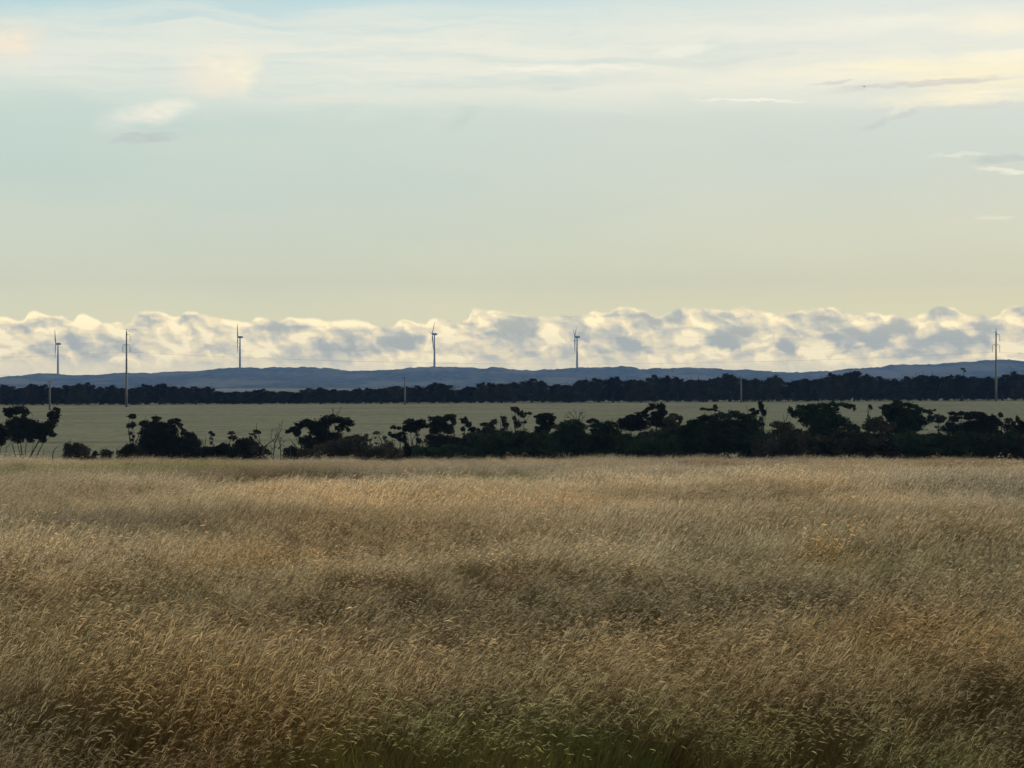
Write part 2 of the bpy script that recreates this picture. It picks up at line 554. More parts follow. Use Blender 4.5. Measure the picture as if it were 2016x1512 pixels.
gx = graded(-5500, -45, 45, 5500, 1.0, 1.12)
gy = np.concatenate([np.arange(-90, 132, 1.0), np.arange(132, 700, 4.0), graded(700, 700, 701, 9400, 6.0, 1.15)[1:]])
GX, GYm = np.meshgrid(gx, gy)
GZm = ground_z(GX, GYm)
nx, ny = len(gx), len(gy)
idx = np.arange(nx * ny).reshape(ny, nx)
gf = np.stack([idx[:-1, :-1], idx[:-1, 1:], idx[1:, 1:], idx[1:, :-1]], -1).reshape(-1, 4)

m_ground, t, out = material('dry_pasture_soil')
g = t.nodes.new('ShaderNodeNewGeometry')
pos = S(t, g.outputs['Position'])
x_, y_, z_ = sep(t, pos)
n_big = noise(t, vmad(t, pos, (1 / 60.0, 1 / 14.0, 0), (0, 0, 0)), 1.0, 4.0, 0.6)
n_fine = noise(t, vmad(t, pos, (1 / 1.4, 1 / 3.0, 0), (0, 0, 0)), 1.0, 5.0, 0.7)
n_row = noise(t, vmad(t, pos, (1 / 60.0, 1 / 16.0, 0), (4, 0, 0)), 1.0, 4.0, 0.6)
soil = mixc(t, n_fine.ss(0.3, 0.7), (0.045, 0.033, 0.018), (0.10, 0.075, 0.04))
stub = mixc(t, n_big.ss(0.3, 0.7), (0.215, 0.182, 0.115), (0.270, 0.232, 0.148))
stub = mixc(t, n_fine.ss(0.35, 0.75, 0.0, 0.55), stub, (0.31, 0.265, 0.170))
stub = mixc(t, n_row.ss(0.50, 0.72, 0.0, 0.55), stub, (0.110, 0.098, 0.056))
n_rip = noise(t, vmad(t, pos, (1 / 2.6, 1 / 4.0, 0), (9, 3, 0)), 1.0, 5.0, 0.7)
stub = mixc(t, n_rip.ss(0.45, 0.68, 0.0, 0.6), stub, (0.100, 0.090, 0.050))
n_mid = noise(t, vmad(t, pos, (1 / 25.0, 1 / 45.0, 0), (2, 8, 0)), 1.0, 3.0, 0.6)
stub = mixc(t, n_mid.ss(0.45, 0.68, 0.0, 0.5), stub, (0.270, 0.235, 0.135))
cc = mixc(t, y_.ss(118, 150), soil, stub)
d = t.nodes.new('ShaderNodeBsdfDiffuse')
d.inputs['Roughness'].default_value = 0.6
t.links.new(cc.s, d.inputs['Color'])
bmp = t.nodes.new('ShaderNodeBump')
bmp.inputs['Strength'].default_value = 0.7
bmp.inputs['Distance'].default_value = 0.25
t.links.new(n_fine.s, bmp.inputs['Height'])
t.links.new(bmp.outputs[0], d.inputs['Normal'])
t.links.new(d.outputs[0], out.inputs['Surface'])
ground = mesh_obj('ground', np.stack([GX, GYm, GZm], -1).reshape(-1, 3), gf, m_ground, smooth=True)
props(ground, 'open pasture ground rolling away under the grass to the tree lines', 'ground', kind='structure')

# ------------------------------------------------------------------ hills
RIDGE_D = 6500.0
RS = RIDGE_D / 4400.0
RIDGE = [(0,744),(25,740),(60,739),(75,735),(100,735),(115,736),(135,739),(145,739),(160,738),(180,739),(200,737),(230,735),(245,734),(270,735),
    (310,734),(330,732),(365,731),(390,731),(420,727),(450,725),(473,723),(500,724),(520,724),(545,723),(575,723),(600,722),(630,724),(650,725),
    (670,728),(700,730),(720,730),(740,729),(760,729),(800,725),(830,723),(855,722),(880,722),(910,723),(940,725),(955,726),(970,722),(990,724),
    (1008,727),(1020,729),(1050,729),(1080,727),(1110,726),(1135,724),(1160,723),(1200,723),(1225,721),(1245,722),(1260,726),(1275,727),(1285,725),
    (1300,725),(1320,726),(1345,723),(1370,724),(1410,726),(1430,728),(1450,729),(1470,727),(1500,731),(1512,731),(1535,732),(1550,733),(1580,733),
    (1610,731),(1640,730),(1660,727),(1690,725),(1720,724),(1735,722),(1750,718),(1770,718),(1800,718),(1830,717),(1860,715),(1890,713),(1920,711),
    (1945,708),(1960,709),(1975,708),(2000,710),(2016,713)]
_rx = np.array([(p[0] - CX) / FPX * RIDGE_D for p in RIDGE])
_rz = np.array([CAMZ + (CY - p[1]) / FPX * RIDGE_D for p in RIDGE])


def ridge_z(x):
    x = np.asarray(x, float)
    z = np.interp(x, _rx, _rz)
    side = np.clip((np.abs(x) - 1030 * RS) / 700, 0, 1)
    z = z + 0.9 * np.sin(x * 0.061) * np.sin(x * 0.0173 + 1.1) + 0.7 * np.sin(x * 0.137 + 2 * np.sin(x * 0.021)) + 0.5 * np.sin(x * 0.29 + 0.4)
    return z + side * (6 * np.sin(x * 0.004) + 4 * np.sin(x * 0.011 + 1)) - side * 3


hx = graded(-5200, -1080 * RS, 1080 * RS, 5200, 7.0, 1.08)
ht = np.concatenate([np.linspace(0, 0.9, 22), np.linspace(0.915, 1.0, 8), np.linspace(1.08, 2.0, 12)])
HX, HT = np.meshgrid(hx, ht)
HY = np.where(HT <= 1, 4800 + (RIDGE_D - 4800) * HT, RIDGE_D + (HT - 1) * 1800)
prof = np.where(HT <= 1, np.clip(HT, 0, 1) ** 1.35, np.clip(1 - (HT - 1), 0, 1) ** 1.2)
fold = 1.0 + 0.16 * np.sin(HX * 0.0075 + HT * 3.0) * (HT * (1 - np.clip(HT, 0, 1))) * 4 + 0.10 * np.sin(HX * 0.021 + 2 + HT * 5) * (HT * (1 - np.clip(HT, 0, 1))) * 4
HZ = -9.0 + (ridge_z(HX) + 9.0) * prof * fold + rng.normal(0, 0.6, HX.shape) * (HT > 0.05)
hn = len(hx)
idx = np.arange(HX.size).reshape(HX.shape)
hf = np.stack([idx[:-1, :-1], idx[:-1, 1:], idx[1:, 1:], idx[1:, :-1]], -1).reshape(-1, 4)
m_hill, t, out = material('scrub_covered_hill')
g = t.nodes.new('ShaderNodeNewGeometry')
pos = S(t, g.outputs['Position'])
n1_ = noise(t, vmad(t, pos, (1 / 26.0, 1 / 90.0, 1 / 10.0), (0, 0, 0)), 1.0, 5.0, 0.65)
n2_ = noise(t, vmad(t, pos, (1 / 200.0, 1 / 400.0, 1 / 60.0), (0, 0, 0)), 1.0, 3.0, 0.5)
cc = mixc(t, n1_.ss(0.3, 0.7), (0.010, 0.014, 0.009), (0.095, 0.088, 0.055))
cc = mixc(t, n2_.ss(0.45, 0.62, 0.0, 0.75), cc, (0.15, 0.125, 0.075))
d = t.nodes.new('ShaderNodeBsdfDiffuse')
t.links.new(cc.s, d.inputs['Color'])
t.links.new(d.outputs[0], out.inputs['Surface'])
hills = mesh_obj('hills', np.stack([HX, HY, HZ], -1).reshape(-1, 3), hf, m_hill)
props(hills, 'long low scrub covered ridge fading to blue under the cloud bank', 'hills', kind='structure')


# ------------------------------------------------------------------ foliage
def leaf_mat(name, dark, light, scale=0.8, trans=0.25):
    m, t, out = material(name)
    g = t.nodes.new('ShaderNodeNewGeometry')
    tc = t.nodes.new('ShaderNodeTexCoord')
    oi = t.nodes.new('ShaderNodeObjectInfo')
    n = noise(t, S(t, tc.outputs['Object']), scale, 3.0, 0.6)
    rpi = S(t, g.outputs['Random Per Island'])
    f = (n.ss(0.3, 0.7) * 0.65 + rpi * 0.35 + (S(t, oi.outputs['Random']) - 0.5) * (0.9 if name == 'windbreak_leaf' else 0.5)).clamp()
    cc = mixc(t, f, dark, light)
    d = t.nodes.new('ShaderNodeBsdfDiffuse')
    tr = t.nodes.new('ShaderNodeBsdfTranslucent')
    mx = t.nodes.new('ShaderNodeMixShader')
    mx.inputs[0].default_value = trans
    for nn in (d, tr):
        t.links.new(cc.s, nn.inputs['Color'])
    t.links.new(d.outputs[0], mx.inputs[1])
    t.links.new(tr.outputs[0], mx.inputs[2])
    t.links.new(mx.outputs[0], out.inputs['Surface'])
    return m


M_LEAF = {
    'dark': leaf_mat('dark_gum_leaf', (0.006, 0.007, 0.004), (0.024, 0.025, 0.014), trans=0.12),
    'green': leaf_mat('green_scrub_leaf', (0.006, 0.011, 0.005), (0.036, 0.054, 0.024), trans=0.12),
    'brown': leaf_mat('brown_tipped_leaf', (0.008, 0.007, 0.005), (0.080, 0.066, 0.042), trans=0.12),
    'far': leaf_mat('windbreak_leaf', (0.002, 0.003, 0.002), (0.040, 0.036, 0.021), scale=1.6, trans=0.10),
}
M_BARK = plain('grey_brown_bark', (0.022, 0.019, 0.016), 0.9)
M_DEAD = plain('weathered_dead_wood', (0.035, 0.031, 0.027), 0.9)


def leaves(centers, size, aspect=0.5):
    n = len(centers)
    u = rng.normal(size=(n, 3)); u[:, 2] *= 0.7
    u /= np.linalg.norm(u, axis=1)[:, None]
    w = rng.normal(size=(n, 3))
    w -= (w * u).sum(1)[:, None] * u
    w /= np.linalg.norm(w, axis=1)[:, None]
    L_ = size * rng.uniform(0.6, 1.3, n)[:, None]
    W_ = L_ * aspect * rng.uniform(0.7, 1.3, n)[:, None]
    v = np.stack([centers - u * L_ / 2, centers + w * W_ / 2, centers + u * L_ / 2, centers - w * W_ / 2], 1).reshape(-1, 3)
    f = np.arange(4 * n).reshape(-1, 4)
    return v, f


def clump_points(c, r, leaf, cover, lumps=9):
    """leaf centres for one ellipsoidal foliage clump built of smaller tufts"""
    c = np.array(c); r = np.array(r)
    area = math.pi * r[0] * r[2]
    n = int(max(24, cover * area / (leaf * leaf * 0.22)))
    k = max(5, int(lumps * (0.6 + area / 6.0)))
    k = min(k, 34)
    dirs = rng.normal(size=(k, 3)); dirs /= np.linalg.norm(dirs, axis=1)[:, None]
    dirs[:, 2] = np.where(dirs[:, 2] < -0.4, -dirs[:, 2], dirs[:, 2])
    lc = dirs * rng.uniform(0.45, 0.86, k)[:, None]
    lr = rng.uniform(0.22, 0.42, k)
    pick = rng.integers(0, k, n)
    q = rng.normal(size=(n, 3)); q /= np.linalg.norm(q, axis=1)[:, None]
    q *= (rng.uniform(0, 1, n) ** 0.42)[:, None]
    p = lc[pick] + q * lr[pick][:, None]
    ncore = int(n * 0.45)
    q2 = rng.normal(size=(ncore, 3)); q2 /= np.linalg.norm(q2, axis=1)[:, None]
    p[:ncore] = q2 * (rng.uniform(0, 1, ncore) ** 0.45)[:, None] * 0.88
    nh = int(n * 0.10)                                  # loose sprays round the edge
    p[-nh:] *= rng.uniform(1.05, 1.45, nh)[:, None]
    p[:, 2] = np.where(p[:, 2] < 0, p[:, 2] * 0.78, p[:, 2])
    return c + p * r


def w3(px, py, D):
    return np.array([(px - CX) / FPX * D, D, CAMZ + (CY - py) / FPX * D])


def bent(a, b, k=5, sag=0.12):
    a, b = np.array(a, float), np.array(b, float)
    ln = np.linalg.norm(b - a)
    mid = (a + b) / 2 + rng.normal(size=3) * ln * sag * np.array([1, 1, 0.4]) + np.array([0, 0, ln * 0.06])
    tt = np.linspace(0, 1, k)[:, None]
    return (1 - tt) ** 2 * a + 2 * tt * (1 - tt) * mid + tt ** 2 * b


# ------------------------------------------------------------------ middle tree row
# label, kind, distance, base x, foliage clumps (x, y, rx, ry), bare twigs [(x,y),(x,y)...], name
GROUP_MID = 'trees and shrubs along the near tree line'
MID = [
 ('wide black tree at the left edge with several trunks and two raised crown lobes', 'dark', 226, 46, 'tree',
  [(12,810,6,5),(24,807,13,5),(40,806,14,6),(52,813,8,10),(20,818,8,7),(45,835,34,11),(30,847,20,18),(62,850,30,16),(86,846,20,13),(99,818,9,7),(111,812,9,8),(106,828,9,12),(97,840,12,9),(102,857,8,6),(82,868,9,7),(36,868,12,8),(60,868,8,6)],
  [[(60,811),(66,820)],[(45,899),(24,872),(10,884)],[(52,899),(66,868)],[(60,899),(84,872),(96,862)],[(44,899),(40,868)]]),
 ('dark tree cut by the left frame edge, lower than its two-lobed neighbour', 'dark', 230, -6, 'tree',
  [(2,846,14,10),(6,860,16,12),(-12,850,16,16),(3,874,10,7)], [[(0,899),(14,878)]]),
 ('low rounded shrub with a single upright twig, right of the two-lobed tree', 'brown', 214, 150, 'shrub',
  [(136,886,12,11),(152,882,16,9),(166,888,15,8),(148,890,22,8)], [[(139,884),(140,862)],[(97,899),(105,888),(116,877)],[(75,899),(86,884)]]),
 ('tiny shrub in the open gap left of the thin two-tufted tree', 'brown', 216, 208, 'shrub',
  [(206,893,12,7),(214,895,9,5)], [[(206,892),(203,884)],[(212,894),(216,885)]]),
 ('flat scrap of ground shrub between the twig-topped shrub and the tiny shrub', 'dark', 212, 187, 'shrub',
  [(187,896,8,3),(108,896,8,4)][:1], []),
 ('small dark shrub at the foot of the thin two-tufted tree', 'dark', 210, 250, 'shrub',
  [(250,888,13,11),(240,893,12,7)], []),
 ('thin bare-stemmed tree with two small dark tufts stacked at its top', 'dark', 224, 262, 'tree',
  [(259,822,8,5),(261,819,5,4),(259,838,9,5),(256,841,5,3)], [[(262,899),(256,870),(252,842),(254,824)],[(262,890),(264,862),(262,842)],[(263,885),(272,860),(276,842)]]),
 ('bulky dark tree sloping down rightwards, just right of the two-tufted tree', 'dark', 228, 325, 'tree',
  [(283,836,10,8),(306,827,8,7),(298,840,14,9),(314,845,20,13),(278,853,7,5),(300,866,24,20),(326,866,20,22),(338,852,14,13),(336,832,7,6),(349,828,8,4),(353,838,5,6),(365,855,9,8),(379,861,9,8),(386,878,10,14),(352,880,28,16),(290,884,26,13),(322,888,34,10)],
  [[(396,899),(400,866)],[(392,899),(405,872),(407,858)],[(287,838),(287,818)]]),
 ('lone sapling with one round black tuft on a thin stem', 'dark', 222, 417, 'sapling',
  [(415,853,4,4),(418,857,4,3)], [[(417,899),(419,878),(416,857)]]),
 ('low dark mound of shrub below the lone round tuft', 'dark', 212, 432, 'shrub',
  [(424,888,12,8),(440,884,16,10),(452,890,12,8)], []),
 ('soft rounded bush with a raised tuft on either side', 'brown', 220, 482, 'bush',
  [(457,853,6,4),(456,863,7,5),(484,872,20,10),(474,884,18,12),(496,884,18,12),(508,852,8,4),(503,849,5,3)],
  [[(500,890),(512,868),(507,853)],[(460,895),(452,872),(457,855)],[(505,848),(505,832)]]),
 ('bulging black tree with twin bare twigs sticking out of its dome', 'dark', 226, 640, 'tree',
  [(566,851,5,4),(578,847,10,6),(590,840,9,8),(606,832,14,7),(618,838,12,8),(616,852,10,8),(586,856,6,6),(600,872,12,10),(655,825,22,7),(640,834,16,10),(678,829,16,7),(690,836,8,6),(632,852,16,14),(668,846,9,8),(686,848,5,4),(648,868,30,14),(622,880,28,12)],
  [[(655,818),(657,802)],[(656,812),(652,803)],[(662,816),(668,810),(671,799)],[(592,899),(582,878),(568,862)],[(600,899),(592,874),(578,858)]]),
 ('spreading low bush in front of the tree with twin bare twigs', 'brown', 208, 675, 'bush',
  [(650,882,34,10),(690,874,26,12),(712,886,34,10),(700,864,16,7),(716,866,9,7),(630,890,30,8)], [[(711,868),(711,852)],[(722,880),(726,862)]]),
 ('wispy half-bare shrub with a flat black tuft', 'brown', 218, 748, 'shrub',
  [(741,853,8,3),(722,858,4,4),(757,864,4,5),(765,884,14,13),(742,890,14,7)], [[(730,899),(729,870),(738,854)],[(748,899),(752,872),(745,858),(756,850)],[(760,899),(756,868)]]),
 ('open gnarled tree showing gaps between its leaning branches', 'dark', 228, 812, 'tree',
  [(775,842,6,4),(768,856,4,6),(782,860,9,6),(806,832,11,7),(828,833,11,7),(800,846,9,8),(818,846,10,7),(838,840,6,5),(796,868,6,10),(826,870,5,6),(806,888,16,9)],
  [[(812,899),(798,872),(788,848)],[(814,899),(812,866),(826,846)],[(814,895),(832,872),(842,862)],[(800,899),(796,862)],[(790,899),(788,872),(776,848)]]),
 ('flat-capped tree with bright chinks under its black cap', 'dark', 226, 872, 'tree',
  [(858,827,15,7),(874,826,12,6),(888,821,11,5),(852,839,9,7),(872,840,14,7),(893,832,5,9),(856,852,10,6),(884,850,12,7),(848,872,16,12),(872,874,22,16),(896,876,22,14),(858,890,30,8)],
  [[(872,899),(868,862),(872,836)],[(880,899),(896,870),(894,840)]]),
 ('small crooked tree between the flat-capped tree and the green thicket', 'dark', 232, 918, 'tree',
  [(915,830,8,7),(924,838,5,6),(911,846,5,5),(934,846,7,4),(942,848,4,5),(916,872,10,8),(930,862,10,7)],
  [[(918,899),(914,866),(915,838)],[(918,880),(928,858),(936,848)],[(918,870),(910,848)]]),
 ('ragged tree with a slanting top and a square dark side tuft', 'brown', 230, 966, 'tree',
  [(955,837,12,5),(972,832,9,6),(962,848,16,9),(992,827,7,8),(996,842,7,9),(980,856,14,9),(945,856,10,8)], [[(977,838),(977,822)],[(986,850),(986,812)],[(995,850),(1004,828)]]),
 ('gaunt pale-limbed tree with a small boxy crown high up', 'brown', 236, 1020, 'tree',
  [(1015,808,10,6),(1010,804,6,3),(1030,819,6,6),(1043,815,4,4),(1018,838,7,9),(1012,824,5,6),(1034,832,4,4)],
  [[(1020,899),(1014,850),(1008,815)],[(1020,890),(1024,845),(1020,815)],[(1022,870),(1030,840),(1043,818)],[(1018,870),(1004,840)]]),
 ('dense green thicket in the middle of the near tree line', 'green', 212, 985, 'thicket',
  [(950,872,20,14),(975,866,24,14),(1000,872,26,16),(1025,862,22,14),(1045,872,24,16),(968,886,30,11),(1010,888,34,10),(1048,888,26,10)], []),
 ('broad umbrella-topped tree standing above the green thicket', 'dark', 230, 1073, 'tree',
  [(1073,819,18,6),(1060,823,9,7),(1086,826,9,8),(1066,834,10,7),(1080,840,16,10),(1066,852,18,12)], [[(1072,899),(1072,850),(1066,824)],[(1074,870),(1084,834)]]),
 ('domed dark green tree right of the umbrella-topped one', 'green', 222, 1122, 'tree',
  [(1126,832,18,6),(1108,842,18,10),(1142,842,18,10),(1124,850,26,14),(1100,866,22,16),(1138,870,26,18),(1110,886,34,11)], []),
 ('leafless twiggy crown poking up behind the domed dark green tree', 'dead', 236, 1135, 'bare_tree', [],
  [[(1136,880),(1134,838),(1128,818),(1120,814)],[(1134,838),(1140,820),(1148,811)],[(1136,842),(1130,826),(1112,822)],[(1135,846),(1144,828),(1153,816)],[(1134,836),(1134,815),(1131,809)],[(1140,826),(1142,812)]]),
 ('miniature umbrella-shaped treetop between two domed trees', 'dark', 234, 1168, 'tree',
  [(1167,828,11,4),(1160,831,6,4),(1175,831,6,4)], [[(1168,890),(1167,840),(1160,831)],[(1167,848),(1176,832)]]),
 ('long hummocked green shrub mass left of the arching-crowned tree', 'green', 218, 1190, 'thicket',
  [(1178,840,20,7),(1200,838,18,8),(1180,858,24,14),(1206,858,24,16),(1166,874,22,14),(1196,880,28,14),(1226,872,26,18),(1210,888,36,9)], [[(1203,838),(1206,822)],[(1200,836),(1198,826)]]),
 ('sloping dark treetop climbing right toward the arching-crowned tree', 'dark', 230, 1245, 'tree',
  [(1225,832,16,8),(1245,824,16,8),(1262,821,14,9),(1240,842,26,12),(1262,840,20,14)], []),
 ('tree with an arching crown like a bent plume', 'dark', 228, 1300, 'tree',
  [(1268,814,6,5),(1276,806,8,5),(1290,799,13,5),(1304,803,8,8),(1307,814,6,8),(1296,820,14,9),(1286,832,16,12),(1304,836,16,12)], [[(1298,899),(1294,850),(1284,812)],[(1270,812),(1264,818)],[(1298,850),(1306,815)]]),
 ('brownish drooping tree just right of the plume-shaped crown', 'brown', 222, 1322, 'tree',
  [(1326,819,10,5),(1340,824,6,7),(1318,832,14,10),(1330,846,16,12),(1310,858,20,16),(1290,866,20,18),(1304,884,32,12),(1340,830,4,5)], []),
 ('dark floating spray of foliage with a knob at one end, above the big black dome', 'dark', 236, 1402, 'tree',
  [(1385,806,8,3),(1396,807,9,3),(1407,802,5,5),(1409,808,4,4)], [[(1398,860),(1392,830),(1388,808)],[(1400,860),(1408,806)],[(1408,804),(1412,794)]]),
 ('biggest black dome-shaped tree of the near tree line', 'green', 218, 1420, 'tree',
  [(1364,834,16,8),(1388,826,18,8),(1416,821,18,8),(1446,818,20,8),(1474,824,18,9),(1490,838,16,12),(1350,852,20,14),(1384,850,32,20),(1424,846,34,22),(1462,848,34,22),(1340,872,24,18),(1380,878,36,20),(1430,878,40,20),(1480,872,34,24),(1336,890,26,8)], []),
 ('slender dark spire of a tree rising over the far field edge', 'dark', 236, 1500, 'tree',
  [(1497,795,5,6),(1499,804,5,8),(1504,815,6,8),(1482,808,6,5),(1486,816,8,6)], [[(1502,880),(1502,830),(1497,796)],[(1470,850),(1473,815),(1469,798)],[(1506,830),(1511,800)]]),
 ('brown-tinged shrub mound sloping down to the right of the big black dome', 'brown', 208, 1550, 'bush',
  [(1528,838,16,9),(1552,842,16,10),(1572,858,18,13),(1592,874,16,12),(1540,862,26,18),(1570,882,32,14),(1520,884,26,12)], []),
 ('broad tree with a lumpy crown touching the far field edge', 'green', 228, 1625, 'tree',
  [(1557,811,6,9),(1576,804,11,6),(1598,801,14,6),(1618,800,12,6),(1640,797,13,5),(1658,797,12,5),(1674,800,9,5),(1683,806,4,6),(1570,818,16,10),(1600,816,20,10),(1636,812,22,10),(1600,836,26,16),(1640,832,24,18),(1664,834,14,14),(1680,846,14,10),(1620,858,40,16)],
  [[(1548,828),(1552,808)],[(1545,835),(1542,815)]]),
 ('lollipop-like sapling with one small tuft in the gap between broad trees', 'brown', 234, 1712, 'sapling',
  [(1713,801,5,4),(1714,805,4,3)], [[(1710,880),(1709,830),(1711,804)],[(1709,822),(1709,802)]]),
 ('fuzzy brown bush under the lollipop-like sapling', 'brown', 226, 1722, 'bush',
  [(1716,832,14,9),(1732,828,12,8),(1704,842,12,8),(1726,846,22,11),(1750,842,14,10)], []),
 ('tallest domed tree of the right half, with a pointed tuft at its summit', 'green', 230, 1782, 'tree',
  [(1741,804,8,8),(1754,800,10,7),(1767,793,9,6),(1786,798,14,5),(1802,801,10,6),(1814,808,9,6),(1830,811,7,4),(1838,808,3,3),(1746,816,12,10),(1772,812,22,10),(1798,818,18,10),(1764,830,24,12),(1800,836,28,14),(1828,828,12,8),(1776,852,36,14)],
  [[(1818,812),(1838,807)]]),
 ('small round-headed tree on a pale stalk between two broad domes', 'brown', 232, 1850, 'tree',
  [(1846,822,9,6),(1857,824,8,6),(1851,830,11,5)], [[(1850,890),(1850,850),(1848,830)]]),
 ('flat-topped broad dark tree with a pale gap in its side', 'dark', 228, 1915, 'tree',
  [(1880,816,12,5),(1898,814,12,4),(1918,814,14,4),(1936,818,13,6),(1952,826,12,8),(1964,836,13,9),(1876,828,12,9),(1912,824,14,6),(1908,838,14,9),(1936,834,18,12),(1868,846,16,12),(1900,854,24,14),(1944,850,26,14)], [[(1890,890),(1888,840),(1892,824)]]),
 ('tiny ball-topped sapling left of the right frame edge', 'dark', 236, 1970, 'sapling',
  [(1970,816,6,4),(1971,820,5,3)], [[(1971,880),(1971,845),(1970,820)]]),
 ('dark lumpy tree at the right frame edge', 'brown', 226, 1998, 'tree',
  [(1984,830,12,7),(2003,827,5,8),(2012,836,8,7),(1992,846,18,10),(2014,850,14,14),(1990,866,28,14),(2020,868,22,16)], []),
 ('smooth black mound bush in front, below the tree with the pointed summit tuft', 'brown', 204, 1700, 'bush',
  [(1676,862,14,8),(1700,857,18,7),(1722,862,16,9),(1668,878,16,14),(1700,876,30,16),(1730,878,20,15),(1742,890,14,9)], []),
 ('small pointed mound bush left of the smooth black mound', 'brown', 204, 1626, 'bush',
  [(1626,866,10,8),(1616,876,14,10),(1638,878,14,11),(1600,888,20,9),(1628,888,26,9)], []),
 ('rounded shrub behind the smooth black mound, below the lumpy crown', 'brown', 212, 1658, 'bush',
  [(1658,846,13,6),(1650,856,16,9),(1672,858,14,10)], []),
 ('long black hedge-like thicket in front of the tree with the pointed summit tuft', 'green', 208, 1800, 'thicket',
  [(1772,868,22,12),(1800,864,22,11),(1828,870,22,12),(1856,876,22,12),(1784,886,34,11),(1830,888,38,10),(1760,884,20,12)], []),
 ('green-flecked thicket below the flat-topped broad tree', 'green', 208, 1925, 'thicket',
  [(1896,872,20,11),(1920,864,20,10),(1944,870,20,11),(1966,878,18,11),(1910,886,30,10),(1950,888,30,9),(1880,884,18,11)], []),
 ('low dark shrub filling the right bottom of the near tree line', 'dark', 206, 1998, 'shrub',
  [(1990,884,22,12),(2014,880,20,14),(1976,892,18,7),(2006,894,24,6)], []),
 ('green shrub before the big black dome and the brownish drooping tree', 'green', 206, 1290, 'shrub',
  [(1268,878,22,14),(1300,884,22,12),(1246,886,20,11),(1280,892,34,6)], []),
 ('grey-green shrub right of the flat-capped tree and its bright chinks', 'green', 210, 905, 'shrub',
  [(884,886,20,10),(906,888,18,9),(846,890,20,8)], []),
]
props_dead = ('crooked leafless shrub with twisted forking branches', 'dead', 216, 540, 'bare_shrub', [],
  [[(515,899),(520,880),(540,866),(548,852),(551,838)],[(535,899),(541,872),(552,848),(554,836)],[(553,899),(551,872),(544,856)],[(520,882),(508,868),(503,862)],
   [(541,872),(534,862),(536,846)],[(548,884),(558,872)],[(562,899),(572,880)],[(530,896),(536,884),(546,880)],[(551,872),(556,860)],[(516,890),(528,876)]])
MID.append(props_dead)

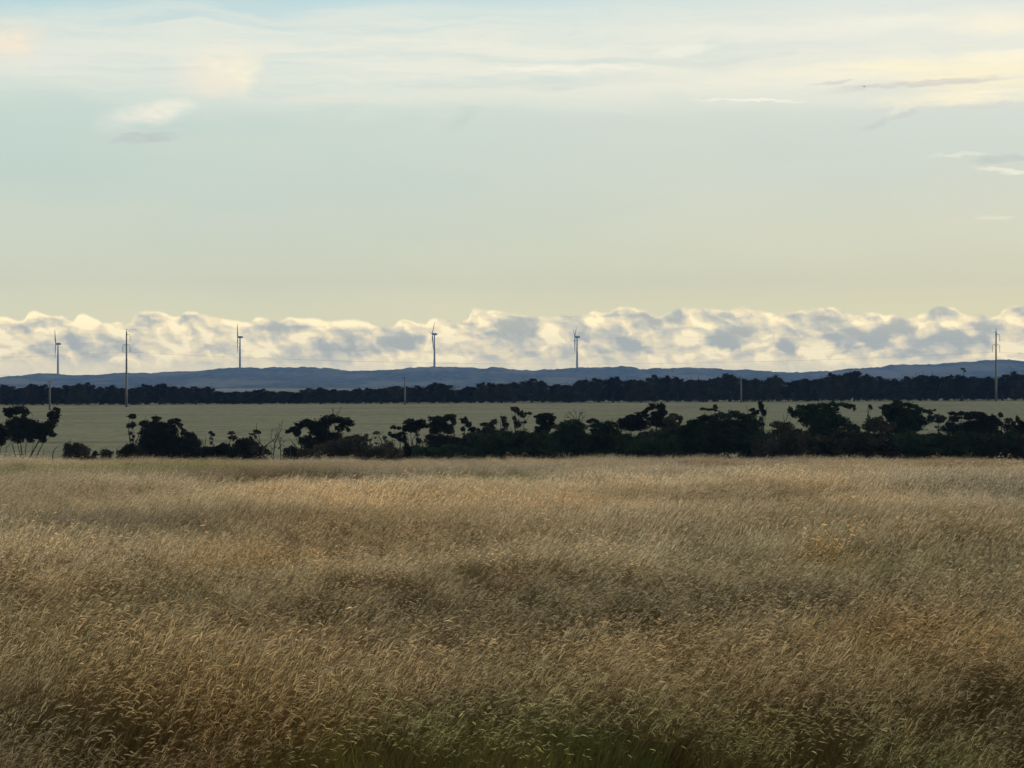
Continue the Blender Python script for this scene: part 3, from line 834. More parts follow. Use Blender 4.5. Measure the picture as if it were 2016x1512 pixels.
for (label, kind, D, bx, name, clumps, twigs) in MID:
    gz = float(ground_z((bx - CX) / FPX * D, D))
    base = np.array([(bx - CX) / FPX * D, D, gz])
    root = empty(name, tuple(base), label, 'bare shrub' if name == 'bare_shrub' else name.replace('_', ' '), GROUP_MID)
    s = s_px = D / FPX
    tb = MB()
    order = sorted(range(len(clumps)), key=lambda i: -clumps[i][2] * clumps[i][3])
    P_all = []
    n_own = len(clumps)
    clumps = list(clumps)
    big_ = [q for q in clumps if q[2] * q[3] >= 95]
    mid_ = [q for q in clumps if q[2] * q[3] >= 28]
    for ia in range(len(mid_)):                      # knit neighbouring clumps into one crown
        for ib in range(ia):
            a_, b_ = mid_[ia], mid_[ib]
            if abs(a_[0] - b_[0]) < 1.05 * (a_[2] + b_[2]) and abs(a_[1] - b_[1]) < 1.2 * (a_[3] + b_[3]):
                clumps.append(((a_[0] + b_[0]) / 2, (a_[1] + b_[1]) / 2 + 2, min(a_[2], b_[2]) * 0.85, min(a_[3], b_[3]) * 0.85))
    if mid_ and name != 'sapling' and bx > 260:        # low growth that closes the foot of the belt
        lo_ = min(q[0] - q[2] for q in mid_); hi_ = max(q[0] + q[2] for q in mid_)
        dense = bx > 935
        ns = max(1, int((hi_ - lo_) / 20))
        for q in range(ns + 1):
            xx = lo_ + (hi_ - lo_) * q / ns + rng.uniform(-5, 5)
            clumps.append((xx, (888 if dense else 895) + rng.uniform(-4, 3), 17, 21 if dense else 12))
            clumps.append((xx + rng.uniform(-5, 5), 915 + rng.uniform(-3, 3), 18, 19))
            if dense and name in ('tree', 'thicket') and rng.uniform() < 0.7:
                clumps.append((xx + rng.uniform(-8, 8), 864 + rng.uniform(-5, 6), 15, 11))
    if name in ('shrub', 'bush', 'thicket') and clumps:   # low growth reaches the ground
        clumps += [(px, py + 22, rx * 1.05, 18) for (px, py, rx, ry) in clumps[:n_own] if py > 872]
    sprig = []
    for (px, py, rx, ry) in clumps[:n_own]:            # loose sprigs tie the small tufts to the fuller growth
        if rx * ry < 60 and name != 'sapling':
            near_ = [q for q in clumps[:n_own] if q[2] * q[3] >= 60] or [(bx, 890, 8, 8)]
            q = min(near_, key=lambda q: (q[0] - px) ** 2 + 0.6 * (q[1] - py) ** 2)
            for f_ in (0.28, 0.55, 0.8):
                sprig.append((px + (q[0] - px) * f_ + rng.uniform(-2, 2), py + (q[1] - py) * f_ + rng.uniform(-2, 2), rng.uniform(2.5, 5.5), rng.uniform(2.5, 5)))
        elif name == 'sapling':
            for f_ in (0.2, 0.45, 0.7):
                sprig.append((px + (bx - px) * f_ + rng.uniform(-2, 2), py + (895 - py) * f_, rng.uniform(2, 4), rng.uniform(2, 4)))
    for (px, py, rx, ry) in sprig:
        cpt = w3(px, py, D); cpt[1] += rng.uniform(-.5, .5)
        P_all.append(clump_points(cpt, (rx * s_px, rx * s_px, ry * s_px), 0.16, 1.9, 4))
    for i, (px, py, rx, ry) in enumerate(clumps):
        cpt = w3(px, py, D)
        depth = min(0.95 * rx * s + 0.2, 1.9)
        cpt[2] += 0.1 * ry * s; cpt[1] += rng.uniform(-1.0, 1.0) * (0.3 + 0.02 * max(rx, 10))
        small = rx * ry < 60
        P_all.append(clump_points(cpt, (rx * s * (1.04 if bx > 935 else 1.16), depth, ry * s * (1.06 if bx > 935 else 1.18)), 0.19 if small else 0.22, 5.6 if kind != 'brown' else 4.8))
        if i < n_own and (i in order[:5] or name == 'sapling'):
            r0 = 0.04 + 0.035 * min(1.0, n_own / 10)
            st = base + np.array([rng.normal() * 0.15, rng.normal() * 0.15, -0.15])
            fork = base + (cpt - base) * np.array([0.25, 0.25, 0.35])
            path = np.concatenate([bent(st, fork, 4, 0.05), bent(fork, cpt, 6, 0.10)[1:]])
            tb.tube(path, np.linspace(r0, 0.012, len(path)), 5)
    for tw in twigs:
        pts_ = [w3(px, py, D) for (px, py) in tw]
        if tw[0][1] >= 895:
            pts_[0][2] = gz - 0.1
        yo = rng.uniform(-0.4, 0.4)
        pp = []
        for a_, b_ in zip(pts_[:-1], pts_[1:]):
            pp += list(bent(a_, b_, 4, 0.05))[:-1]
        pp.append(pts_[-1])
        pp = np.array(pp); pp[:, 1] += yo * np.linspace(0.2, 1, len(pp))
        big = 0.075 if tw[0][1] >= 880 else 0.035
        tb.tube(pp, np.linspace(big, 0.016, len(pp)), 5)
        if kind == 'dead':
            for _ in range(5):
                q = pp[rng.integers(len(pp) // 2, len(pp))]
                tb.tube(bent(q, q + np.array([rng.normal() * 0.35, rng.normal() * 0.3, rng.uniform(0.1, 0.6)]), 4, 0.12), np.linspace(0.018, 0.008, 4), 4)
    if P_all:
        cv, cf = leaves(np.concatenate(P_all) - base, 0.21)
        mesh_obj('crown', cv, cf, M_LEAF[kind], root)
    if tb.n:
        tb.v = [v - base for v in tb.v]
        tb.build('trunk' if kind != 'dead' else 'branches', M_DEAD if kind == 'dead' else M_BARK, root)

# ------------------------------------------------------------------ far windbreak
FARTOP = [(0,757),(20,758),(33,763),(45,765),(60,756),(78,755),(93,762),(108,764),(120,760),(140,757),(155,755),(165,752),(178,754),(182,764),(190,763),
    (205,761),(220,758),(230,763),(245,764),(270,763),(285,756),(298,758),(304,767),(310,755),(320,757),(345,761),(375,762),(395,760),(415,763),(424,771),
    (450,770),(480,772),(500,769),(510,766),(530,768),(541,774),(560,770),(580,772),(590,774),(598,765),(620,763),(640,764),(665,768),(690,768),(700,765),
    (720,764),(750,765),(780,759),(795,760),(810,763),(825,759),(840,762),(850,754),(870,754),(880,757),(887,765),(900,767),(914,769),(922,763),(935,757),
    (945,753),(965,754),(980,757),(990,755),(1008,752),(1025,757),(1038,745),(1060,746),(1070,753),(1085,757),(1100,756),(1130,759),(1140,746),(1152,748),
    (1180,745),(1200,744),(1216,741),(1225,749),(1240,747),(1260,748),(1272,749),(1285,738),(1300,738),(1318,741),(1335,742),(1343,752),(1352,748),(1365,746),
    (1388,748),(1400,742),(1415,744),(1427,737),(1445,737),(1456,744),(1470,746),(1485,745),(1497,749),(1512,744),(1525,738),(1536,745),(1547,750),(1565,749),
    (1580,746),(1600,744),(1618,746),(1627,737),(1640,735),(1656,738),(1668,730),(1690,730),(1702,736),(1720,738),(1740,743),(1760,747),(1780,743),(1800,738),
    (1830,738),(1850,740),(1880,738),(1900,740),(1945,742),(1968,740),(1982,735),(2000,732),(2030,733)]
_fx = np.array([p[0] for p in FARTOP], float); _fy = np.array([p[1] for p in FARTOP], float)
FAR_CENTERS = [-14,14,38,64,84,112,134,154,172,196,219,242,266,288,316,340,362,386,408,436,462,490,513,534,562,584,606,630,654,680,704,728,752,778,802,824,
    856,874,902,926,948,968,990,1010,1046,1066,1092,1118,1148,1178,1208,1240,1264,1290,1314,1334,1358,1382,1408,1436,1466,1486,1512,1528,1562,1588,1612,
    1640,1656,1680,1708,1732,1762,1788,1814,1840,1866,1892,1918,1944,1974,1998,2024]
LAND = [(98, 'short pole at far left'), (249, 'tall pole at left'), (797, 'short middle pole'), (1459, 'short pole right of centre'), (1961, 'tall pole at right')]
ORD = ['first', 'second', 'third', 'fourth', 'fifth', 'sixth', 'seventh', 'eighth', 'ninth', 'tenth', 'eleventh', 'twelfth', 'thirteenth', 'fourteenth']


def far_proto(seed, wide, style):
    """unit tree: height 1, half-width about `wide`; returns crown and trunk meshes"""
    r_ = np.random.default_rng(seed)
    P_ = []
    tb = MB()
    Hm = 8.0
    W = wide * Hm
    lob = []
    lob.append((0, 0, 0.50, W * 0.92, 0.42))
    nl = int(r_.integers(4, 7))
    for k in range(nl):                                # rounded lobes of the canopy
        u = (k + 0.5) / nl * 2 - 1 + r_.uniform(-.12, .12)
        rz = r_.uniform(0.08, 0.16)
        lob.append((u * W * 0.80, r_.uniform(-.45, .45) * W, (0.98 - r_.uniform(0, .09) if k != nl // 2 else 0.985) - 0.15 * abs(u) ** 2.4 - rz, W * r_.uniform(0.30, 0.44), rz))
    for u in (-1, 1):
        lob.append((u * W * 0.62, r_.uniform(-.4, .4) * W, r_.uniform(.36, .46), W * 0.52, 0.24))
    for u in (-1.05, -0.35, 0.35, 1.05):               # skirt reaching the ground
        lob.append((u * W, r_.uniform(-.5, .5) * W, 0.17, W * 0.50, 0.20 if style else 0.23))
    for (xx, yy, zz, rx, rz) in lob:
        P_.append(clump_points((xx, yy, zz * Hm), (rx, rx * 0.9, rz * Hm), 0.42, 5.0, 8))
    for k in range(4):
        xx, yy, zz, rx, rz = lob[1 + k % nl]
        tb.tube(bent(np.array([r_.normal() * 0.2, r_.normal() * 0.2, -0.4]), (xx, yy, zz * Hm), 6, 0.06), np.linspace(0.16, 0.04, 6), 5)
    cv, cf = leaves(np.concatenate(P_), 0.42)
    cv, cf = cv / Hm, cf
    tb.v = [v / Hm for v in tb.v]
    return cv, cf, np.concatenate(tb.v), np.concatenate(tb.f)


protos = []
for k in range(9):
    cv, cf, tv, tf = far_proto(100 + k, [0.30, 0.36, 0.42, 0.33, 0.38, 0.30, 0.45, 0.36, 0.40][k], k % 2)
    co = mesh_obj('crown', cv, cf, M_LEAF['far'], link=False)
    to = mesh_obj('trunk', tv, tf, M_BARK, link=False)
    protos.append((co.data, to.data))
FAR_W = [0.30, 0.36, 0.42, 0.33, 0.38, 0.30, 0.45, 0.36, 0.40]

counts = {}
for i, px in enumerate(FAR_CENTERS):
    D = 640 + [0, 9, -4, 14, 5][i % 5]
    top_px = float(np.interp(px, _fx, _fy)) - 0.4
    lo = FAR_CENTERS[i - 1] if i else px - 26
    hi = FAR_CENTERS[i + 1] if i + 1 < len(FAR_CENTERS) else px + 26
    halfw = (hi - lo) / 4.0 * (1.3 + 0.6 * ((i * 7) % 5) / 4.0) / FPX * D
    x = (px - CX) / FPX * D
    gz = float(ground_z(x, D))
    ztop = CAMZ + (CY - top_px) / FPX * D
    k = (i * 5 + 3) % len(protos)
    hgt = (ztop - gz) / 0.97
    nearest = min(range(5), key=lambda j: abs(LAND[j][0] - px))
    side = 'left' if px < LAND[nearest][0] else 'right'
    key = (nearest, side)
    counts.setdefault(key, []).append((i, px))
    size = 'tall' if hgt > 8.4 else ('low' if hgt < 5.4 else 'mid-height')
    root = empty('windbreak_tree', (x, D, gz), '', 'tree', 'trees of the far dark windbreak')
    root['_key'] = str(key); root['_size'] = size; root['_px'] = px
    root.scale = (1, 1, 1)
    cd, td = protos[k]
    sx = halfw / (FAR_W[k])
    for nm, da in (('crown', cd), ('trunk', td)):
        o = bpy.data.objects.new(nm, da)
        COL.objects.link(o); o.parent = root
        o.scale = (sx * (-1 if i % 2 else 1), max(sx, hgt * 0.9), hgt)
for o in [o for o in COL.objects if o.name.startswith('windbreak_tree')]:
    px = o['_px']
    for key, lst in counts.items():
        if str(key) == o['_key']:
            lst2 = sorted(lst, key=lambda q: abs(q[1] - LAND[key[0]][0]))
            r_ = [q[1] for q in lst2].index(px)
            o['label'] = '%s dark windbreak tree, %s crown to the %s of the %s' % (o['_size'], ORD[r_], key[1], LAND[key[0]][1])
    for kk in ('_key', '_size', '_px'):
        del o[kk]

# lone tuft-topped tree behind the windbreak at right, and a leafless one in the middle
D = 720.0
base = w3(1897, 760, D); base[2] = float(ground_z(base[0], D))
root = empty('tuft_topped_tree', tuple(base), 'single small treetop poking above the windbreak, left of the tall right pole', 'tree')
cv, cf = leaves(np.concatenate([clump_points(w3(1896, 727, D), (0.9, 0.8, 0.5), 0.35, 3.0), clump_points(w3(1899, 731, D), (0.6, 0.6, 0.5), 0.35, 3.0)]) - base, 0.35)
mesh_obj('crown', cv, cf, M_LEAF['far'], root)
tb = MB(); tb.tube(bent(base * 0, w3(1897, 729, D) - base, 7, 0.02), np.linspace(0.14, 0.05, 7), 6)
tb.build('trunk', M_BARK, root)
D = 648.0
base = w3(896, 790, D); base[2] = float(ground_z(base[0], D))
root = empty('bare_tree', tuple(base), 'thin leafless tree fanning out above the windbreak, right of the third turbine', 'tree')
tb = MB()
for (qx, qy) in ((890, 752), (896, 750), (902, 753), (886, 757), (906, 757), (893, 756)):
    q = w3(qx, qy, D) - base
    tb.tube(np.concatenate([bent((0, 0, -0.3), q * np.array([.2, .2, .55]), 4, 0.03), bent(q * np.array([.2, .2, .55]), q, 4, 0.05)[1:]]), np.linspace(0.10, 0.03, 7), 5)
tb.build('branches', M_DEAD, root)

# ------------------------------------------------------------------ wind turbines
M_TURB = plain('painted_turbine_steel', (0.13, 0.095, 0.08), 0.4, 0.0, 0.04, 0.05)
TURB = [(115, 736, 677, 34, 'leftmost wind turbine on the ridge, one blade pointing straight up'),
        (473, 723, 664, 38, 'wind turbine on the ridge between the tall left pole and the middle turbine'),
        (855.5, 721.5, 658, 42, 'wind turbine in the middle of the ridge with three clearly spread blades'),
        (1136, 723.5, 663.5, 58, 'rightmost wind turbine on the ridge, blades nearly edge-on')]
YAW = {0: 5.0, 1: 5.0, 2: 15.0, 3: 4.0}


def blade_mesh(length):
    prof_ = [(0.0, 1.0, 1.0, 0), (0.05, 1.0, 0.95, 0), (0.16, 2.5, 0.55, 16), (0.35, 1.9, 0.34, 9), (0.6, 1.35, 0.22, 4), (0.85, 0.85, 0.13, 1), (1.0, 0.30, 0.05, 0)]
    n = 10
    v, f = [], []
    for (tt, ch, th, tw) in prof_:
        a = np.arange(n) * 2 * math.pi / n
        cx_ = np.cos(a) * ch / 2 - (ch - 1.0) * 0.18; cy_ = np.sin(a) * th / 2 * 1.3
        c_, s_ = math.cos(R(tw)), math.sin(R(tw))
        for p_, q_ in zip(cx_, cy_):
            v.append((p_ * c_ - q_ * s_, p_ * s_ + q_ * c_, 1.0 + tt * (length - 1.0)))
    for i in range(len(prof_) - 1):
        for j in range(n):
            f.append((i * n + j, i * n + (j + 1) % n, (i + 1) * n + (j + 1) % n, (i + 1) * n + j))
    m0 = (len(prof_) - 1) * n
    for j in range(1, n - 2, 2):
        f.append((m0, m0 + j, m0 + j + 1, m0 + j + 2))
    return np.array(v), np.array(f)


bv, bf = blade_mesh(34.0)
bv = bv * np.array([1.5, 1.5, 1.0]) * RS
for ti, (px, by, hy, rot, label) in enumerate(TURB):
    s = RIDGE_D / FPX
    x = (px - CX) * s
    zb = CAMZ + (CY - by) * s - 1.5
    hh = (by - hy) * s + 1.5
    root = empty('wind_turbine', (x, RIDGE_D - 6, zb), label, 'wind turbine', 'wind turbines along the ridge')
    tb = MB(); tb.tube([(0, 0, 0), (0, 0, 1.2), (0, 0, hh * 0.5), (0, 0, hh - 2.0)], [2.5 * RS, 2.3 * RS, 1.8 * RS, 1.15 * RS], 20)
    tb.build('tower', M_TURB, root, smooth=True)
    # nacelle: rotor axis points left (-X) and a little toward the camera
    head = np.array([0, 0, hh])
    nb = MB()
    nb.tube(np.array([(-3.2, 0, 0), (-2.2, 0, 0), (0, 0, 0.1), (3.2, 0, 0.1), (5.4, 0, 0.0), (6.4, 0, -0.1)]) * RS, [q * RS for q in (1.7, 2.2, 2.5, 2.3, 1.6, 0.7)], 14)
    nac = nb.build('nacelle', M_TURB, root, loc=tuple(head), smooth=True)
    nac.rotation_euler = (0, 0, R(YAW[ti]))
    hb = MB(); hb.tube(np.array([(-3.2, 0, 0), (-4.2, 0, 0), (-5.4, 0, 0), (-6.2, 0, 0)]) * RS, [q * RS for q in (1.75, 1.7, 1.2, 0.3)], 14)
    hub = hb.build('hub', M_TURB, root, loc=tuple(head), smooth=True)
    hub.rotation_euler = (0, 0, R(YAW[ti]))
    for k in range(3):
        # blade local +Z along the blade; rotor plane is local YZ of the hub
        bl = mesh_obj('blade', bv, bf, M_TURB, root, smooth=True)
        from mathutils import Matrix
        mtx = Matrix.Translation(Vector(head)) @ Matrix.Rotation(R(YAW[ti]), 4, 'Z') @ Matrix.Translation((-4.4 * RS, 0, 0)) @ Matrix.Rotation(R(rot + 120 * k), 4, 'X') @ Matrix.Rotation(R(38), 4, 'Z')
        bl.matrix_basis = mtx

# ------------------------------------------------------------------ poles and wires
M_STEEL = plain('weathered_pole_steel', (0.085, 0.082, 0.078), 0.55, 0.0, 0.12, 0.6)
M_DARK = plain('dark_line_fittings', (0.06, 0.06, 0.06), 0.5, 0.0, 0.1, 2.0)
M_WOODP = plain('grey_timber_pole', (0.10, 0.096, 0.09), 0.85, 0.0, 0.2, 1.2)
M_WIRE = plain('aluminium_cable', (0.10, 0.10, 0.10), 0.5, 0.3, 0.05, 1.0)
attach = {}
for pi_, (px, ty, by, D, label) in enumerate([(249, 648, 803, 600, 'tall slim steel power pole at left with curved arms'),
                                              (1961, 647, 790, 624, 'tall slim steel power pole at right with curved arms')]):
    s = D / FPX
    x = (px - CX) * s
    gz = float(ground_z(x, D))
    H = CAMZ + (CY - ty) * s - gz
    root = empty('power_pole', (x, D, gz), label, 'power pole', 'tall steel power poles')
    tb = MB()
    tb.tube([(0, 0, -0.3), (0, 0, 0.25 * H), (0, 0, 0.6 * H), (0, 0, H - 0.7)], [0.36, 0.31, 0.24, 0.17], 14)
    tb.build('shaft', M_STEEL, root, smooth=True)
    cb = MB(); cb.tube([(0, 0, H - 0.7), (0, 0, H - 0.1), (0, 0, H)], [0.06, 0.05, 0.04], 8)
    cb.box((0, 0, H - 0.12), (0.34, 0.1, 0.1))
    cb.build('earth_wire_peak', M_DARK, root)
    attach.setdefault('peak', []).append((x, D, gz + H - 0.05))
    for nm, sgn, py0, py1 in (('upper_right', 1, 657.5, 671.5), ('lower_left', -1, 678.0, 693.0), ('lower_right', 1, 678.0, 693.0)):
        z0 = CAMZ + (CY - py0) * s - gz
        z1 = CAMZ + (CY - py1) * s - gz
        reach = 7.2 * s * sgn
        ab = MB()
        ab.tube([(0.1 * sgn, 0, z0 - 0.35), (reach * 0.45, 0, z0 - 0.02), (reach * 0.8, 0, z0 - 0.14), (reach, 0, z0 - 0.6)], [0.075, 0.06, 0.055, 0.05], 8)
        arm = ab.build('davit_arm', M_STEEL, root, smooth=True)
        ib = MB()
        zz = np.linspace(z0 - 0.6, z1, 13)
        ib.tube([(reach, 0, q) for q in zz], [0.035 + 0.05 * (i % 2) for i in range(13)], 8)
        ib.build('insulator', M_DARK, arm, smooth=False)
        attach.setdefault(nm, []).append((x + reach, D, gz + z1))
for nm, label in (('peak', 'thin earth wire slung between the tips of the tall poles'), ('upper_right', 'thin power line hung from the upper right arms of the tall poles'),
                  ('lower_left', 'thin power line hung from the lower left arms of the tall poles'), ('lower_right', 'thin power line hung from the lower right arms of the tall poles')):
    a_, b_ = [np.array(q) for q in attach[nm]]
    span = b_ - a_
    tb = MB()
    pts_ = []
    stops = [a_ - span * np.array([1, 1, 0.0]), a_, b_, b_ + span * np.array([1, 1, 0.0])]
    sag = 2.6 if nm == 'peak' else 3.4
    for q0, q1 in zip(stops[:-1], stops[1:]):
        for tt in np.linspace(0, 1, 33)[:-1]:
            p_ = q0 + (q1 - q0) * tt
            pts_.append(p_ - np.array([0, 0, 4 * sag * tt * (1 - tt)]))
    pts_.append(stops[-1])
    tb.tube(pts_, [0.005 if nm == 'peak' else (0.011 if nm == 'lower_left' else 0.007)] * len(pts_), 5)
    props(tb.build('power_line', M_WIRE), label, 'power line', 'wires of the tall power line')
for (px, ty, by, D, label) in [(98, 746, 806, 560, 'short slim pole at far left rising behind the two-lobed tree'),
                               (797, 739, 792, 612, 'short pale pole left of the middle turbine, before the windbreak'),
                               (1459, 739, 790.5, 622, 'short pale pole right of centre, before the windbreak')]:
    s = D / FPX
    x = (px - CX) * s
    gz = float(ground_z(x, D))
    H = CAMZ + (CY - ty) * s - gz
    root = empty('power_pole', (x, D, gz), label, 'power pole', 'short power poles before the windbreak')
    tb = MB(); tb.tube([(0, 0, -0.3), (0, 0, H * 0.5), (0, 0, H * 0.93)], [0.26, 0.22, 0.15], 12)
    tb.build('shaft', M_WOODP, root, smooth=True)
    cb = MB(); cb.box((0, -0.17, H * 0.9), (1.1, 0.10, 0.12)); cb.build('crossarm', M_WOODP, root)
    for q in (-0.48, 0.0, 0.48):
        ib = MB()
        z0 = H * 0.9 + 0.06 if q else H * 0.93
        ib.tube([(q, -0.17 if q else 0, z0), (q, -0.17 if q else 0, z0 + 0.12), (q, -0.17 if q else 0, z0 + 0.2), (q, -0.17 if q else 0, max(z0 + 0.3, H if not q else 0))], [0.03, 0.07, 0.06, 0.03], 8)
        ib.build('insulator', M_DARK, root, smooth=True)

# ------------------------------------------------------------------ bird
M_BIRD = plain('grey_feather', (0.42, 0.42, 0.37), 0.8, 0.0, 0.2, 20)
D = 300.0
bp = w3(1701.5, 170.5, D)
root = empty('bird', tuple(bp), 'tiny dark bird gliding high in the sky below the bright streak clouds', 'bird')
tb = MB(); tb.tube([(-0.16, 0, 0), (-0.12, 0, 0.01), (-0.05, 0, 0.012), (0.05, 0, 0.0), (0.12, 0, 0.0), (0.20, 0, 0.01)], [0.012, 0.03, 0.045, 0.04, 0.018, 0.03], 8)
tb.build('body', M_BIRD, root, smooth=True)
for sgn in (-1, 1):
    wv = np.array([(-0.06, 0.03 * sgn, 0.02), (0.05, 0.03 * sgn, 0.02), (0.05, 0.22 * sgn, 0.07), (-0.05, 0.22 * sgn, 0.07), (0.06, 0.42 * sgn, 0.04), (0.02, 0.42 * sgn, 0.04)])
    up_ = np.array([0, 0, 0.012])
    v = np.concatenate([wv, wv - up_])
    f = [(0, 1, 2, 3), (3, 2, 4, 5), (7, 6, 9, 8), (8, 9, 11, 10), (0, 3, 9, 6), (3, 5, 11, 9), (5, 4, 10, 11), (4, 2, 8, 10), (2, 1, 7, 8), (1, 0, 6, 7)]
    mesh_obj('wing', v, np.array(f), M_BIRD, root)

# ------------------------------------------------------------------ grass field
# ground ellipses of differing grass: photo-like patches laid out on the field (x, y in metres)
SLOPE = 0.0165


def field_pt(px, py, hsc=1.0):
    k = (py - CY) / FPX
    d_ = (2.0 - 0.56 * hsc) / max(k - SLOPE, 0.012)
    return (px - CX) / FPX * d_, d_


def patch(px, py, rx, ry, colr, amount, kind=None, hscale=1.0):
    x0, d0 = field_pt(px, py, hscale)
    _, d1 = field_pt(px, py - ry, hscale)
    _, d2 = field_pt(px, py + ry, hscale)
    return (x0, (d1 + d2) / 2, rx / FPX * d0, max((d1 - d2) / 2, 0.5), colr, amount, kind, hscale)


GOLD = (1.08, 0.96, 0.80); TAN = (1.10, 1.02, 0.95); PURP = (0.92, 0.76, 0.71); GREY = (0.76, 0.79, 0.70); GREEN = (0.62, 1.12, 0.40); OLIVE = (0.66, 0.80, 0.46); PALE = (1.35, 1.22, 0.92)
PATCHES = [
 patch(1090,1460,150,34,GREEN,.95,'green',.55), patch(1270,1452,110,30,GREEN,.95,'green',.5), patch(690,1500,260,20,GREEN,.85,'green',.55), patch(1480,1462,110,26,GREEN,.7,'green',.6),
 patch(1100,1370,170,50,OLIVE,.75,'green',.85), patch(900,1292,90,26,GREY,.7,'green',.7), patch(230,1165,230,34,GREY,.75,None,.75), patch(1300,1110,140,22,GREY,.75,None,.7),
 patch(1680,1120,380,24,GREY,.7,None,.72), patch(850,1166,270,10,PURP,.75,None,.55), patch(450,1345,380,70,GOLD,.85,None,1.1), patch(1820,1200,260,60,GOLD,.75,None,1.1),
 patch(1150,1210,330,44,TAN,.6,None,1.05), patch(500,1050,170,22,GOLD,.6,None,1.15), patch(1550,1045,90,8,PALE,.8,None,1.3), patch(600,1240,280,32,PURP,.7,None,.8),
 patch(230,1465,200,40,PURP,.65,None,.8), patch(1500,1345,240,44,PURP,.6,None,.85), patch(1850,1460,260,44,(.55,.52,.34),.75,'green',.7), patch(200,915,320,8,OLIVE,.55,None,.9),
 patch(880,941,190,9,OLIVE,.6,None,.8), patch(1310,912,200,3.5,PURP,.7,None,.6), patch(1720,915,180,3,PURP,.6,None,.7), patch(830,1340,260,40,TAN,.6,None,1.1),
 patch(1290,1150,40,7,(.35,.28,.22),.8,None,.35), patch(250,1148,30,6,(.35,.28,.22),.8,None,.35), patch(1650,1465,50,14,(.30,.24,.18),.8,'green',.4), patch(1900,1010,300,26,TAN,.5,None,1.0),
 patch(1100,985,400,14,TAN,.4,None,1.05), patch(300,970,300,8,PALE,.35,None,1.05), patch(1500,1080,200,14,TAN,.4,None,1.1), patch(60,1110,160,24,GOLD,.5,None,1.0),
]


def vnoise(x, y, seed):
    r_ = np.random.default_rng(seed)
    z = 0
    for k in range(10):
        a = r_.uniform(0, 2 * math.pi); fq = 2 ** r_.uniform(-1.2, 1.6)
        z = z + np.sin(x * math.cos(a) * fq + y * math.sin(a) * fq + r_.uniform(0, 6.28)) / (fq ** 0.6)
    return z / 4.0


# scatter positions
xs_, ys_ = [], []
for (d0, d1, step) in ((5.0, 20.0, 0.27), (20.0, 48.0, 0.34), (48.0, 122.0, 0.46)):
    yy = np.arange(d0, d1, step)
    for y0 in yy:
        hw = 0.2345 * y0 + 3.5
        xx = np.arange(-hw, hw, step)
        xs_.append(xx + rng.uniform(-.5, .5, len(xx)) * step); ys_.append(y0 + rng.uniform(-.5, .5, len(xx)) * step)
gxp = np.concatenate(xs_); gyp = np.concatenate(ys_)
N = len(gxp)
tint = np.tile(np.array([1.0, 0.87, 0.67]), (N, 1))
hs = 1.0 + 0.17 * vnoise(gxp * 0.9, gyp * 0.7, 3) + 0.20 * vnoise(gxp * 0.28, gyp * 0.55, 4)
kindv = np.zeros(N, dtype=int)
feather = 0.45 + 0.45 * vnoise(gxp * 0.5, gyp * 0.4, 51)
mott = vnoise(gxp * 0.55, gyp * 0.35, 11) + 0.9 * vnoise(gxp * 0.16, gyp * 0.75, 13) * np.interp(gyp, [12, 24], [0.3, 1.0])
mott2 = vnoise(gxp * 0.25, gyp * 0.16, 12)
tint *= (1 + 0.24 * mott + 0.20 * mott2)[:, None]
warm = vnoise(gxp * 0.4, gyp * 0.22, 15)
tint *= np.stack([1 + 0.04 * warm, 1 - 0.01 * warm, 1 - 0.09 * warm], 1)
wx_ = gxp + 0.35 * vnoise(gxp * 1.5, gyp * 1.2, 21); wy_ = gyp + 0.5 * vnoise(gxp * 1.2, gyp * 1.0, 22)
for (x0, y0, rx, ry, colr, am, kd, hsc) in PATCHES:
    q = np.sqrt(((wx_ - x0) / rx) ** 2 + ((wy_ - y0) / ry) ** 2)
    m = np.clip((1.25 - q) / 0.8, 0, 1); m = m * m * (3 - 2 * m) * am
    colr = np.array(colr)
    tint = tint * (1 - m[:, None]) + (colr * np.array([1.0, 0.9, 0.72]) if kd != 'green' else colr) * m[:, None]
    hs = hs * (1 - m) + hs * hsc * m
    feather = feather * (1 - m) + (1.0 if max(colr) < 0.9 else -0.25) * m
    if kd == 'green':
        kindv = np.where(rng.uniform(size=N) < m * 0.95, 1, kindv)
# short green verge nearest the road side, taller and paler grass farther into the field
edge = 12.3 + 1.3 * vnoise(gxp * 1.1, gyp * 0.5, 41) - np.clip((-0.3 - gxp) / 2.0, 0, 1) * 1.6
ver = np.clip((edge + 2.2 - gyp) / 4.0, 0, 1); ver = ver * ver * (3 - 2 * ver)
hs = hs * (1 - 0.64 * ver)
g_ = 0.38 + 0.6 * vnoise(gxp * 2.4, gyp * 1.6, 61)            # green undergrowth comes in patches along the verge
for (x0, y0, r0) in ((0.15, 11.6, .75), (0.62, 11.9, .6), (-0.75, 11.0, .75), (1.15, 11.6, .45), (1.9, 11.2, .5), (2.3, 11.6, .4), (-0.3, 11.3, .5)):
    g_ = g_ + 0.9 * np.exp(-((gxp - x0) / r0) ** 2 - ((gyp - y0) / 1.1) ** 2)
g_ = np.clip(g_ * np.clip((gxp + 1.6) / 0.6, 0.05, 1), 0, 1)
tint = tint * (1 - 0.7 * ver[:, None]) + 0.7 * ver[:, None] * (np.array([0.82, 1.12, 0.50]) * g_[:, None] + np.array([0.92, 0.78, 0.64]) * (1 - g_[:, None]))
kindv = np.where(rng.uniform(size=N) < np.clip(feather, np.interp(gyp, [11, 16, 32], [0.12, 0.35, 0.88]), 0.97), np.where(kindv == 1, 1, 3), kindv)
kindv = np.where(rng.uniform(size=N) < ver * 0.88, np.where(rng.uniform(size=N) < g_, 1, 3), kindv)
far_ = np.interp(gyp, [8, 12, 16, 22, 36, 60, 90], [0.88, 0.97, 1.18, 1.38, 1.42, 1.42, 1.62])
